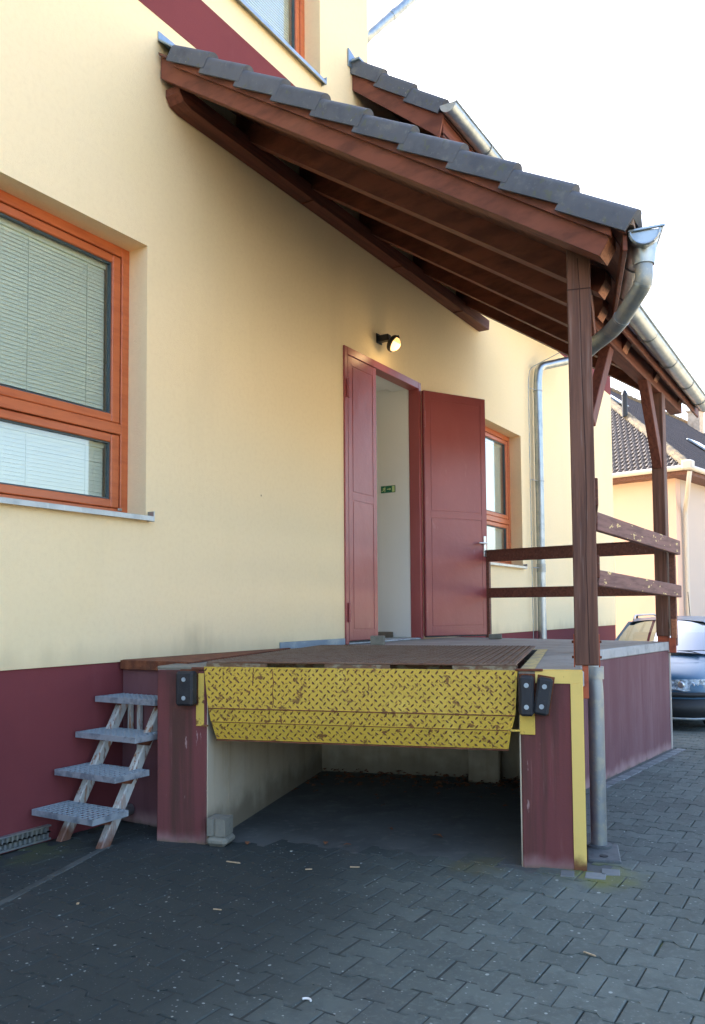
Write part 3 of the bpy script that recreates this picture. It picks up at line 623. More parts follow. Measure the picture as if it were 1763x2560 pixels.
# canopy roof geometry (metres): roof line zr(Y)
TAN = .66; TH = math.atan(TAN)
def zr(y): return 5.26+TAN*y           # top of the sheathing
def tile_mesh(L=.40, Wd=.30):
    b = MB(); n = 10; prof = []
    for i in range(n+1):
        t = i/n; h = .022*(.5-.5*math.cos(2*math.pi*((t*2) % 1))) if t < 1 else 0
        prof.append((t*Wd, h))
    vs_ = []
    for (a, l) in ((0, 0.0), (L, .024)):
        for (x, h) in prof: vs_.append((x, a, h+l+.004))
        for (x, h) in prof: vs_.append((x, a, h+l-.014))
    m = n+1
    F = []
    for i in range(n):
        F += [(i, 2*m+i, 2*m+i+1, i+1), (m+i, m+i+1, 3*m+i+1, 3*m+i), (2*m+i, 3*m+i, 3*m+i+1, 2*m+i+1), (i, i+1, m+i+1, m+i)]
    F += [(0, m, 3*m, 2*m), (n, 2*m+n, 3*m+n, m+n)]
    b.add(vs_, F); return b
def verge_mesh(L=.40, drop=.075, tilt=.036):
    """verge tile: rounded top roll plus a deep side flange; local x=0 is the outer face"""
    b = MB(); sec = [(0.0, -drop), (0.0, .012)]
    for k in range(1, 8):
        a = math.pi-math.pi*k/8*.9; sec.append((.05+.05*math.cos(a), .012+.036*math.sin(a)))
    sec += [(.16, .010), (.16, -.006), (.018, -.006), (.018, -drop)]
    P = [(x, 0.0, z) for (x, z) in sec]; Q = [(x-.010*(1 if x < .12 else 0), L, z+tilt) for (x, z) in sec]; n = len(sec)
    F = [(i, (i+1) % n, n+(i+1) % n, n+i) for i in range(n)]
    F.append(tuple(range(n))[::-1]); F.append(tuple(n+i for i in range(n)))
    F = [f[::-1] for f in F]
    b.add(P+Q, F); return b
rf2 = MB(); yT, zT, yE = -.005, 6.70, -.98
Xs, Xe = 6.80, 13.4
z2 = lambda y: zT+.80*y
rf2.prism([(Xs+.03, yT, z2(yT)-.075), (Xs+.03, yE, z2(yE)-.075), (Xs+.03, yE, z2(yE)-.05), (Xs+.03, yT, z2(yT)-.05)], (Xe-Xs-.03, 0, 0))
roof2 = rf2.build('side_roof', 'wood_board', bld)
b = MB(); b.prism([(Xs+.012, yT, z2(yT)-.27), (Xs+.012, yE+.05, z2(yE)-.25), (Xs+.012, yE, z2(yE)-.05), (Xs+.012, yT, z2(yT)-.05)], (.024, 0, 0)); b.build('barge_board', 'wood_slope', roof2)
b = MB(); b.box((Xs+.05, yE+.02, z2(yE)-.24), (Xe, yE+.045, z2(yE)-.02), .003); b.build('fascia_board', 'wood_along', roof2)
b = MB(); b.prism([(Xs+.05, yT-.01, z2(yE)-.20), (Xs+.05, yE+.02, z2(yE)-.20), (Xs+.05, yE+.02, z2(yE)-.22), (Xs+.05, yT-.01, z2(yE)-.22)], (Xe-Xs-.05, 0, 0)); b.build('soffit_board', 'wood_board', roof2)
L2 = .33/math.cos(T2)
vt = verge_mesh(.43, .10); v0 = None
for i in range(3):
    y = -.0-.32*i; Mw = slope_frame(Xs-.02, y, z2(y)+.0, T2)
    if v0 is None: v0 = vt.build('verge_tile', 'roof_tile', roof2, Mw, smooth=True)
    else: dup(v0, roof2, Mw)
tm = tile_mesh(.43); t0 = None
for i in range(3):
    for kx in range(21):
        Mw = slope_frame(Xs+.14+kx*.30, -.32*i, z2(-.32*i)+.0, T2)
        if t0 is None: t0 = tm.build('roof_tile', 'roof_tile', roof2, Mw)
        else: dup(t0, roof2, Mw)
b = MB(); b.prism([(6.725, -.006, 6.80), (6.725, -.006, 6.62), (7.16, -.006, 6.80-.12)], (0, -.012, 0)); b.box((6.75, -.12, 6.672), (7.12, -.006, 6.69)); b.build('flashing', 'flashing', roof2)
def gutter(mb, A, B, r=.075, n=10, bead=.012):
    """half round gutter from A to B (top centre line), outer bead on the side away from the wall"""
    A, B = V(A), V(B); d = (B-A).normalized(); side = d.cross(V((0, 0, 1))).normalized()
    if side.y > 0: side = -side
    rings = []
    for P in (A, B):
        o_ = [P+side*r*math.cos(math.pi*k/n)-V((0, 0, 1))*r*math.sin(math.pi*k/n) for k in range(n+1)]
        i_ = [P+side*(r-.004)*math.cos(math.pi*k/n)-V((0, 0, 1))*(r-.004)*math.sin(math.pi*k/n) for k in range(n+1)]
        rings.append(o_+i_[::-1])
    m = len(rings[0]); F = [(i, (i+1) % m, m+(i+1) % m, m+i) for i in range(m)]
    F = [f if d.cross(side).z < 0 else f[::-1] for f in F]
    mb.add(rings[0]+rings[1], F)
    mb.tube([A+side*(r+bead*.4), B+side*(r+bead*.4)], bead*.7, 8)
    return side
def gutter_end(mb, A, d, r=.075, n=10):
    A, d = V(A), V(d).normalized(); side = d.cross(V((0, 0, 1))).normalized()
    if side.y > 0: side = -side
    P = [A+side*r*math.cos(math.pi*k/n)-V((0, 0, 1))*r*math.sin(math.pi*k/n) for k in range(n+1)]
    mb.prism(P, d*.004)
b = MB(); gutter(b, (6.74, -1.055, 5.905), (13.4, -1.055, 5.905), .08); gutter_end(b, (6.74, -1.055, 5.905), (1, 0, 0), .08)
for x in (7.6, 8.6): b.tube([V((x, -1.055, 5.905))+V((0, -1, 0))*.086*math.cos(math.pi*k/8)-V((0, 0, 1))*.086*math.sin(math.pi*k/8) for k in range(9)], .006, 6)
b.build('gutter', 'zinc', roof2, smooth=True)
# swan neck of the high downpipe at the corner of the upper storey
hp_ = thing('high_downpipe', (7.17, .1, 7.2), 'zinc downpipe neck high at the upper corner of the cream building, against the sky', 'downpipe')
b = MB(); b.tube(smooth_path([(7.20, .12, 7.16), (7.20, .04, 7.22), (7.62, -.32, 7.80), (7.62, -.36, 8.3)], .08, 4), .05, 14); b.build('pipe', 'zinc', hp_, smooth=True)
b = MB(); b.tube([(7.40, -.13, 7.497), (7.43, -.157, 7.54)], .055, 14); b.build('socket', 'zinc', hp_, smooth=True)

# ------------------------------------------------------------------ loading dock
dock = thing('loading_dock', (6, -1.4, 0), 'concrete loading dock with wine red walls and yellow steel corner guard', 'loading dock')
DT = 1.0
K1, E1, Wd1 = V((6.16, -2.315, 0)), V((8.40, -2.52, 0)), V((8.98, -.002, 0))
def at(v, z): return (v.x, v.y, z)
s0, s1, sP0, sP1, sE = .296, 2.075, .31, 2.08, 2.393
outline = [pit(0, .262, 0), pit(0, 0, 0), pit(s0, 0, 0), pit(s0, 2.25, 0), pit(s1, 2.25, 0), pit(s1, 0, 0), pit(sE, 0, 0), K1, E1, Wd1, V((3.90, -.002, 0))]
b = MB(); b.prism([at(v, DT-.075) for v in outline], (0, 0, .075)); b.build('deck_slab', 'concrete_deck', dock)
# slab edge nosing (paler) along the outer sides
b = MB()
for (A, B) in ((pit(sE, .0, 0), K1), (K1, E1)):
    d = (B-A).normalized(); n = V((d.y, -d.x, 0)); b.obox(V(at(A, DT-.078))-n*.01, B-A, n*.022, V((0, 0, .08)), .006)
d = (Wd1-E1).normalized(); n = V((d.y, -d.x, 0)); b.obox(V(at(E1, DT-.078)), Wd1-E1, n*.012, V((0, 0, .08)), .005)
b.build('slab_edge', 'concrete_edge', dock)
def wallseg(A, B, th, z0, z1, inner=1, ch=.004):
    d = (B-A).normalized(); n = V((d.y, -d.x, 0)); b = MB(); b.obox(V(at(A, z0)), B-A, -n*th*inner, V((0, 0, z1-z0)), ch); return b
wallseg(pit(sE-.004, .30, 0), K1, .25, -.3, DT-.078).build('side_wall', 'wine_concrete', dock)
wallseg(K1, E1, .25, -.3, DT-.078).build('side_wall', 'wine_concrete', dock)
wallseg(E1, Wd1, .25, -.3, DT-.078).build('end_wall', 'wine_concrete', dock)
b = MB(); b.obox(V(at(E1, -.05))+V((-.012, -.012, 0)), (.016, 0, 0), (0, .016, 0), (0, 0, .96), .002); b.build('corner_bead', 'white_pipe', dock)
# wall under the landing plate, by the steps
b = MB(); b.prism([(3.885, -.003, -.1), (3.868, -.50, -.1), (4.05, -.50, -.1), (4.1, -.003, -.1)], (0, 0, 1.093)); b.build('landing_wall', 'wine_concrete', dock)
# pillars
b = MB(); b.obox(pit(-.004, -.005, -.1), U*(sP0+.003), VV*.30, (0, 0, 1.086), .008); b.build('pillar', 'wine_pillar', dock)
b = MB(); b.obox(pit(sP1, -.003, -.1), U*(sE-sP1+.002), VV*.30, (0, 0, 1.086), .008); b.build('pillar', 'wine_pillar', dock)
b = MB(); b.obox(pit(-.004, -.005, .9865), U*(s0+.002), VV*.30, (0, 0, .0175), .004); b.build('pillar_cap', 'block_concrete', dock)
# pit walls and floor
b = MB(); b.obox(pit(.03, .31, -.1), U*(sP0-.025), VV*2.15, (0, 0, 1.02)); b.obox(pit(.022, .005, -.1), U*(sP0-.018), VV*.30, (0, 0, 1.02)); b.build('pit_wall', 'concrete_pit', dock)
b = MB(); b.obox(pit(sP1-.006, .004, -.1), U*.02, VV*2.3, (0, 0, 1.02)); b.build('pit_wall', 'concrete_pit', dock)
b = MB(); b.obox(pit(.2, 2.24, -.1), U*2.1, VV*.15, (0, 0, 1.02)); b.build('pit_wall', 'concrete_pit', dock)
b = MB(); b.obox(pit(1.55, 2.02, 0), U*.24, VV*.24, (0, 0, .93), .01); b.build('pit_pier', 'concrete_pit', dock)
b = MB(); b.obox(pit(.27, .02, -.05), U*1.84, VV*2.29, (0, 0, .046)); b.build('pit_floor', 'concrete_floor', dock)
# landing plate (rusty steel) between wall and leveller
b = MB(); b.prism([(3.87, -.012, 1.004), (3.845, -.60, 1.004), (3.99, -.555, 1.004), (5.70, -.035, 1.004), (5.70, -.012, 1.004)], (0, 0, .010)); b.box((3.85, -.59, .955), (3.87, -.012, 1.012), .002); b.build('landing_plate', 'rust', dock)
# yellow border painted on the deck
b = MB(); b.obox(pit(s1+.004, .02, 1.0042), U*.075, VV*2.31, (0, 0, .001)); b.obox(pit(s0-.05, 2.255, 1.0042), U*(s1-s0+.05), VV*.075, (0, 0, .001)); b.build('painted_border', 'yellow_line', dock)
# steel corner guard, yellow
b = MB(); b.obox(pit(2.336, -.010, .0), U*.06, VV*.006, (0, 0, .938), .001); b.obox(pit(sE, -.006, .0), U*.006, VV*.06, (0, 0, 1.0), .001)
b.obox(pit(2.16, -.0105, .938), U*(sE+.003-2.16), VV*.0065, (0, 0, .064), .001); b.obox(pit(2.16, -.006, 1.0025), U*(sE+.004-2.16), VV*.045, (0, 0, .005), .001)
b.build('corner_guard', 'yellow_pale', dock)
b = MB(); b.obox(pit(sE+.001, .055, .0), U*.0062, VV*.004, (0, 0, 1.0)); b.build('guard_rust_edge', 'rust', dock)
# yellow bracket plates behind the bumpers
for (a, c, z0, z1) in ((.247, .296, .665, .965), (2.077, 2.155, .673, .80)):
    b = MB(); b.obox(pit(a, -.012, z0), U*(c-a), VV*.011, (0, 0, z1-z0), .002); b.build('bumper_plate', 'yellow_dirty', dock)
b = MB(); b.obox(pit(.29, -.03, .665), U*.035, VV*.02, (0, 0, .008)); b.obox(pit(2.02, -.03, .690), U*.06, VV*.02, (0, 0, .008)); b.build('lip_stop', 'yellow_dirty', dock)
b = MB(); b.obox(pit(2.06, -.02, 1.000), U*.14, VV*.03, (0, 0, .012), .003); b.obox(pit(.22, -.02, .985), U*.08, VV*.03, (0, 0, .016), .003); b.build('bumper_hanger', 'rust', dock)

# rubber bumpers
def bumper(label, s, z, w, h, rot=0.0, dp=.075, off=.012):
    t = thing('dock_bumper', pit(s+w/2, -off-dp/2, z), label, 'bumper', 'rubber bumpers on the dock front')
    c = pit(s+w/2, -off, z+h/2); uu = U*math.cos(rot)+V((0, 0, 1))*math.sin(rot); zz = -U*math.sin(rot)+V((0, 0, 1))*math.cos(rot)
    b = MB(); b.obox(c-uu*w/2-zz*h/2, uu*w, -VV*dp, zz*h, .012); b.build('block', 'rubber', t)
    for k in (-1, 1):
        cc = c+zz*h*.27*k-VV*(dp+.001)
        q = MB(); q.tube([cc+VV*.004, cc-VV*.0015], .0125, 12); bo = q.build('bolt_washer', 'galvanised', t)
        q = MB(); q.tube([cc, cc-VV*.006], .0065, 6); q.build('bolt', 'galvanised', bo)
    q = MB(); q.obox(c-uu*(w/2+.006)-zz*(h/2+.005), uu*(w+.012), VV*.010, zz*(h+.012), .002); q.build('back_plate', 'rust', t)
bumper('black rubber bumper on the pillar beside the steel steps', .153, .785, .105, .195)
bumper('upright black rubber bumper right beside the yellow lip', 2.082, .775, .072, .205, -.01)
bumper('tilted black rubber bumper, the outer of the pair on the right pillar', 2.163, .782, .076, .19, -.16)

# ------------------------------------------------------------------ dock leveller
lev = thing('dock_leveller', pit(1.18, 1.0, 0), 'dock leveller with rusty platform and hanging yellow tread plate lip', 'dock leveller')
PT = 1.034
b = MB(); b.obox(pit(s0+.012, .0, PT-.009), U*(s1-s0-.024), VV*2.235, (0, 0, .009), .002); plat = b.build('platform', 'rust_plate', lev)
def lozenges(mb, O, eu, ev, nrm, w, h, pitch=.0446, ln=.0125, wd=.0044, ht=.0026, clip=None):
    """tread plate: rows of raised bars, the rows leaning alternately one way and the other"""
    O, eu, ev, nrm = V(O), V(eu).normalized(), V(ev).normalized(), V(nrm).normalized()
    nv = int(h/(pitch/2)); nu = int(w/pitch)+1
    for j in range(nv):
        for i in range(nu):
            a = (i+.25+(.5 if j % 2 else 0))*pitch; c = (j+.5)*pitch/2+(h-nv*pitch/2)/2
            if a > w or (clip and not clip(a, c)): continue
            an = math.radians(-50 if j % 2 == 0 else 44)+random.uniform(-.06, .06)
            p = O+eu*a+ev*c; d1 = eu*math.cos(an)+ev*math.sin(an); d2 = nrm.cross(d1)
            k = random.uniform(.85, 1.1)
            mb.add([p-d1*ln*k, p-d1*ln*.3*k+d2*wd, p+d1*ln*.3*k+d2*wd, p+d1*ln*k, p+d1*ln*.3*k-d2*wd, p-d1*ln*.3*k-d2*wd, p-d1*ln*.45*k+nrm*ht, p+d1*ln*.45*k+nrm*ht],
                   [(0, 5, 6), (0, 6, 1), (1, 6, 7, 2), (2, 7, 3), (3, 7, 4), (4, 7, 6, 5)])
b = MB(); lozenges(b, pit(s0+.02, .01, PT+.0005), U, VV, (0, 0, 1), s1-s0-.04, 2.21, .0446, .0135, .0048, .003)
b.f = [f[::-1] for f in b.f]; tag(b.build('platform_tread', 'lozenge_grey', lev), kind='stuff')
b = MB()
for (a, c) in ((.31, .68), (1.02, 1.39), (1.73, 2.062)): b.obox(pit(a, -.010, .985), U*(c-a), VV*.010, (0, 0, .039), .001)
b.obox(pit(.31, .10, .975), U*1.75, VV*.05, (0, 0, .05)); b.build('hinge_block', 'rust_edge', lev)
# lip in three folded facets
F1, F2, ZL0, ZL1, ZL2, ZL3 = .33, .36, 1.004, .770, .692, .592
def lipface(sa, sb, za, ta, sc, sd, zc, tc, nm):
    A, B, C, D = pit(sa, ta, za), pit(sb, ta, za), pit(sd, tc, zc), pit(sc, tc, zc)
    n = (B-A).cross(D-A).normalized()
    if n.dot(-VV) < 0: n = -n
    b = MB(); b.prism([A, B, C, D], -n*.008); o = b.build(nm, 'yellow_paint', lev)
    q = MB(); h = (A-D).length; eu = (B-A).normalized(); ev = (D-A)-eu*(D-A).dot(eu); h = ev.length; ev.normalize(); w = (B-A).length
    dl, dr = (D-A).dot(eu), w-(C-A).dot(eu)
    lozenges(q, A+n*.0008, eu, ev, n, w, h, .0446, .0132, .0046, .0028, clip=lambda a, c: a > dl*c/h+.008 and a < w-dr*c/h-.008)
    cen = sum((V(v) for v in q.v), V())/max(1, len(q.v))
    fn = (V(q.v[q.f[2][1]])-V(q.v[q.f[2][0]])).cross(V(q.v[q.f[2][2]])-V(q.v[q.f[2][0]]))
    if fn.dot(n) < 0: q.f = [f[::-1] for f in q.f]
    tag(q.build('lip_tread', 'lozenge', lev), kind='stuff')
    return o
lipface(.298, 2.071, ZL0, -.014, .326, 2.056, ZL1, -.020, 'lip_plate')
lipface(.328, 2.055, ZL1-.003, -.019, .341, 2.035, ZL2, -.012, 'lip_plate')
lipface(.343, 2.033, ZL2-.003, -.012, .367, 2.016, ZL3, .012, 'lip_plate')
b = MB(); b.tube([pit(.328, -.0215, ZL1-.001), pit(2.055, -.0215, ZL1-.001)], .0032, 6); b.build('weld_seam', 'rust', lev)
b = MB(); b.tube([pit(.343, -.0135, ZL2-.001), pit(2.034, -.0135, ZL2-.001)], .0022, 6); b.build('weld_seam', 'rust', lev)
for (sx_, za_, zb_c) in ((.72, .985, .78), (.70, .77, .745), (.60, 1.0, .90), (1.27, .93, .86), (.42, .98, .93)):
    b = MB(); zz_ = [za_+(zb_c-za_)*k_/7 for k_ in range(8)]; off_ = [random.uniform(-.004, .004) for _ in zz_]
    for k_ in range(7): 
        t0_, t1_ = -.0235+.0, -.0235
        a0_, a1_ = pit(sx_+off_[k_], -.0146-.0062*(1.004-zz_[k_])/.234-.0006, zz_[k_]), pit(sx_+off_[k_+1], -.0146-.0062*(1.004-zz_[k_+1])/.234-.0006, zz_[k_+1]); w_ = random.uniform(.0012, .0035)
        b.add([a0_-U*w_, a0_+U*w_, a1_+U*w_, a1_-U*w_], [(0, 1, 2, 3)])
    b.build('rust_crack', 'rust', lev)
b = MB(); b.prism([pit(.367, .004, ZL3-.002), pit(2.016, .004, ZL3-.002), pit(2.016, .020, ZL3-.002), pit(.367, .020, ZL3-.002)], (0, 0, -.006)); b.build('lip_edge', 'rust', lev)
# steel frame under the platform
b = MB()
for s in (.42, .95, 1.45, 1.95): b.obox(pit(s-.03, .16, .90), U*.06, VV*2.0, (0, 0, .122), .003)
b.build('under_frame', 'rust', lev)

# ------------------------------------------------------------------ steel steps
stair = thing('steel_steps', (3.5, -.26, 0), 'four open galvanised grating steps on rusty white stringers beside the dock', 'steps')
TR = [(3.19, 3.45, .20), (3.345, 3.61, .40), (3.495, 3.755, .60), (3.645, 3.90, .80)]
for (xa, xb, z) in TR:
    ya, yb = -.012, -.515; th = .034
    b = MB(); b.box((xa, yb, z-th), (xa+.006, ya, z), .001); b.box((xb-.006, yb, z-th), (xb, ya, z), .001); b.box((xa+.006, yb, z-th), (xb-.006, yb+.006, z), .001); b.box((xa+.006, ya-.006, z-th), (xb-.006, ya, z), .001)
    tr = b.build('tread', 'galvanised', stair)
    b = MB(); n = 12
    for i in range(1, n):
        y = ya+(yb-ya)*i/n; b.box((xa+.006, y-.0018, z-.008), (xb-.006, y+.0018, z-.0005))
    for i in range(1, 7):
        x = xa+(xb-xa)*i/7; b.box((x-.0025, yb+.006, z-.007), (x+.0025, ya-.006, z-.0012))
    b.build('grating', 'galv_plain', tr)
    b = MB()
    for y in (-.075, -.41):
        b.prism([(xa+.035, y-.022, z-th-.001), (xb-.02, y-.022, z-th-.001), (xb-.06, y-.022, z-th-.045), (xa+.09, y-.022, z-th-.022)], (0, .005, 0)); b.prism([(xa+.035, y+.02, z-th-.001), (xb-.02, y+.02, z-th-.001), (xb-.06, y+.02, z-th-.03), (xa+.09, y+.02, z-th-.016)], (0, .005, 0))
        b.box((xa+.035, y-.022, z-th-.006), (xb-.02, y+.025, z-th-.001))
    b.build('tread_bracket', 'rust', tr)
for y in (-.075, -.405):
    b = MB(); A, B = V((3.345, y, -.03)), V((3.835, y, .775)); b.beam(A, B, .062, .05, (0, 1, 0), .006)
    b.build('stringer', 'white_steel_rusty', stair)
b = MB(); b.box((3.84, -.20, .3), (3.868, -.172, .79), .003); b.box((3.84, -.12, .55), (3.868, -.092, .79), .003); b.build('wall_strut', 'white_steel_rusty', stair)

# ------------------------------------------------------------------ canopy
can = thing('timber_canopy', (6.5, -1.6, 1.0), 'brown timber lean-to canopy with grey roof tiles over the loading dock', 'canopy')
XC0, XC1 = 4.10, 9.90
YT = -.02
EA, EB, EC = V((4.10, -3.17, 0)), V((6.2, -2.60, 0)), V((9.9, -2.60, 0))     # eave line in plan, kinked like the dock
def eaveY(x): return EA.y+(EB.y-EA.y)*(x-EA.x)/(EB.x-EA.x) if x < EB.x else EB.y
RB = -.178                                                                     # rafter underside below the sheathing top
def rafter(x, w=.145, ye=None, name='rafter'):
    ye = ye if ye is not None else eaveY(x+.05)+.055
    zb = lambda y: zr(y)+RB; zt = lambda y: zr(y)-.021
    b = MB(); prof = [(YT, zb(YT)), (YT, zt(YT)), (ye, zt(ye)), (ye, zt(ye)-.055), (ye+.045, zb(ye+.045))]
    b.prism([(x, y, z) for (y, z) in prof], (w, 0, 0))
    if x < 4.2: b.v = [(vx+.075*(1+vy/3.1) if vx < x+w/2 else vx, vy, vz) for (vx, vy, vz) in b.v]
    return b.build(name, 'wood_slope', can)
RX = [4.10, 5.01, 5.88, 6.91, 8.06, 9.20]
for x in RX:
    ro = rafter(x)
    ye = eaveY(x+.05)+.055
    b = MB(); b.quad((x+.002, ye-.0015, zr(ye)-.025), (x+.143, ye-.0015, zr(ye)-.025), (x+.143, ye-.0015, zr(ye)-.074), (x+.002, ye-.0015, zr(ye)-.074)); b.f = [f[::-1] for f in b.f]
    b.prism([(x+.002, ye-.001, zr(ye)-.077), (x+.143, ye-.001, zr(ye)-.077), (x+.143, ye+.043, zr(ye+.045)+RB-.0015), (x+.002, ye+.043, zr(ye+.045)+RB-.0015)], (0, -.001, -.001))
    b.build('tail_end', 'raw_end_grain', ro)
# sheathing boards
bw = .142*math.cos(TH); i = 0; y = YT
while y > -3.17:
    y2 = max(y-bw, -3.19)
    # right end follows the kinked eave
    def xlim(yy): return XC1 if yy > EB.y else EB.x+(EA.x-EB.x)*(yy-EB.y)/(EA.y-EB.y)
    xa = 4.072+.075*(1+y/3.1); xb0, xb1 = xlim(y), max(xlim(y2), 4.13)
    b = MB(); g_ = .003; dz = random.uniform(-.0015, .0015)
    b.prism([(xa, y-g_, zr(y-g_)-.02+dz), (max(xb0, 4.16), y-g_, zr(y-g_)-.02+dz), (max(xb1, 4.16), y2, zr(y2)-.02+dz), (xa, y2, zr(y2)-.02+dz)], (0, 0, .018))
    b.build('sheathing_board', 'wood_board', can)
    y -= bw; i += 1
# wall plate with shaped end
b = MB(); zb_, zt_ = 4.895, zr(-.14)+RB+.03
b.prism([(4.235, -.01, zt_), (4.235, -.01, zb_+.07), (4.275, -.01, zb_+.02), (4.36, -.01, zb_), (9.93, -.01, zb_), (9.95, -.01, zt_)], (0, -.135, 0)); wp = b.build('wall_plate', 'wood_along', can)
for x in (5.9, 7.55, 9.1): 
    b = MB(); b.box((x, -.15, zb_-.012), (x+.16, -.02, zb_+.002), .004); b.build('wall_plate_block', 'wood_along', can)
# barge board under the verge tiles
b = MB(); b.prism([(4.072, y_, zr(y_)-.062+o_) for (y_, o_) in ((-.17, 0), (-3.12, 0), (-3.12, .060), (-.17, .060))], (.026, 0, 0)); b.v = [(vx+.075*(1+vy/3.1), vy, vz) for (vx, vy, vz) in b.v]; b.build('barge_board', 'wood_slope', can)
# beams
PN, PKk, PF = V((4.375, -2.872, 0)), V((6.14, -2.395, 0)), V((8.42, -2.475, 0))
b = MB(); b.beam((PN.x-.02, PN.y, 3.305), (6.3, -2.40, 3.36), .11, .14, (0, 0, 1), .006); b.build('eave_beam', 'wood_along', can)
b = MB(); b.beam((6.1, -2.43, 3.478), (9.42, -2.47, 3.478), .12, .16, (0, 0, 1), .006); b.build('eave_beam', 'wood_along', can)
# posts
def post(P, z0, z1, mname='wood_post', sz=.12, ang=None):
    ang = math.atan2(VV.y, VV.x) if ang is None else ang
    e1 = V((math.cos(ang), math.sin(ang), 0)); e2 = V((-math.sin(ang), math.cos(ang), 0))
    b = MB(); b.obox(V((P.x, P.y, z0))-e1*sz/2-e2*sz/2, e1*sz, e2*sz, V((0, 0, z1-z0)), .005); o = b.build('post', mname, can)
    return o, e1, e2
p1, e1, e2 = post(PN, 1.030, 3.232)
tag(p1, 'weathered near post with a long drying crack')
b = MB(); zz = [3.17, 3.0, 2.6, 2.2, 1.9, 1.6, 1.3, 1.04]; xx = [-.004, .004, .006, .014, .016, .006, .010, .012]
for i in range(len(zz)-1):
    a = PN-e1*.0608-e2*xx[i]; c = PN-e1*.0608-e2*xx[i+1]; w = .0022
    b.add([(a.x-e2.x*w, a.y-e2.y*w, zz[i]), (c.x-e2.x*w, c.y-e2.y*w, zz[i+1]), (c.x+e2.x*w, c.y+e2.y*w, zz[i+1]), (a.x+e2.x*w, a.y+e2.y*w, zz[i])], [(0, 1, 2, 3)])
b.build('drying_crack', 'groove', p1)
b = MB(); b.obox(V((PN.x, PN.y, 3.0))-e1*.062-e2*.061, e1*.002, e2*.122, V((0, 0, .006))); b.build('lap_joint', 'groove', p1)
b = MB(); b.obox(V((PN.x, PN.y, .86))-e1*.045-e2*.006, e1*.07, e2*.03, V((0, 0, .18)), .002)
for s in (-1, 1): b.obox(V((PN.x, PN.y, 1.02))+e2*(s*.0625)-e2*.003-e1*.04, e1*.08, e2*.006, V((0, 0, .17)), .001)
pb = b.build('post_shoe', 'primer_orange', p1)
b = MB()
for zc in (1.07, 1.15): b.tube([V((PN.x, PN.y, zc))-e2*.075, V((PN.x, PN.y, zc))+e2*.075], .007, 8)
b.build('bolt', 'rust', p1)
p2, f1, f2 = post(PKk, 1.03, 3.31)
p3, g1, g2 = post(PF, 1.055, 3.40, sz=.115, ang=-.06)
b = MB(); b.obox(V((PF.x, PF.y, .93))-g1*.04-g2*.05, g1*.06, g2*.10, V((0, 0, .125)), .002); b.build('post_shoe', 'primer_orange', p3)
# knee braces
b = MB(); A, B = V((6.15, -2.425, 2.70)), V((6.74, -2.43, 3.43)); b.beam(A, B, .08, .10, (0, 0, 1), .005); b.build('knee_brace', 'wood_upright', can)
b = MB(); b.beam((8.40, -2.47, 2.70), (7.86, -2.465, 3.44), .085, .13, (0, 0, 1), .005); b.build('knee_brace', 'wood_upright', can)
# fascia along the kinked eave
b = MB()
for (A, B) in ((EA, EB), (EB, EC)):
    d = (B-A).normalized(); n = V((d.y, -d.x, 0)); za, zb2 = zr(A.y), zr(B.y)
    a0 = V((A.x, A.y, za-.105)); b0 = V((B.x, B.y, zb2-.105))
    b.obox(a0, b0-a0, n*.022, V((0, 0, .10)), .003)
b.build('fascia_board', 'wood_along', can)
# tiles
vt = verge_mesh(.392); v0 = None; NC = 10; GY = .3025
for i in range(NC):
    y = -.175-GY*i; Mw = slope_frame(4.035+.075*(1+y/3.1), y, zr(y)+.040, TH) @ Matrix.Rotation(random.uniform(-.006, .006), 4, 'Z')
    if i == NC-1: Mw = Mw @ Matrix.Rotation(-.03, 4, 'X')
    if v0 is None: v0 = vt.build('verge_tile', 'roof_tile', can, Mw, smooth=True)
    else: dup(v0, can, Mw)
tm = tile_mesh(.415, .30); t0 = None
for kx in range(19):
    x = 4.19+kx*.30
    for i in range(NC):
        y = -.175-GY*i
        lim = eaveY(x+.15)-.045; ks = 1.0
        if y-GY-.03 < lim: ks = (y-lim)/(GY+.03)
        if ks < .25: continue
        Mw = slope_frame(x, y, zr(y)+.018, TH) @ Matrix.Diagonal((1, ks, 1, 1))
        if t0 is None: t0 = tm.build('roof_tile', 'roof_tile', can, Mw)
        else: dup(t0, can, Mw)
b = MB(); b.prism([(4.16, -.002, zr(0)+.10), (4.16, -.002, zr(0)+.085), (4.12, -.22, zr(-.22)+.062), (4.12, -.22, zr(-.22)+.072)], (5.75, 0, 0)); b.box((4.16, -.010, zr(0)+.09), (9.92, -.002, zr(0)+.15)); b.build('wall_flashing', 'flashing', can)
b = MB(); b.prism([(4.05, -3.10, zr(-3.10)+.03), (4.05, -3.235, zr(-3.235)+.06), (4.32, -3.20, zr(-3.2)+.06), (4.32, -3.08, zr(-3.08)+.03)], (0, 0, -.03)); b.build('verge_mortar', 'mortar', can)

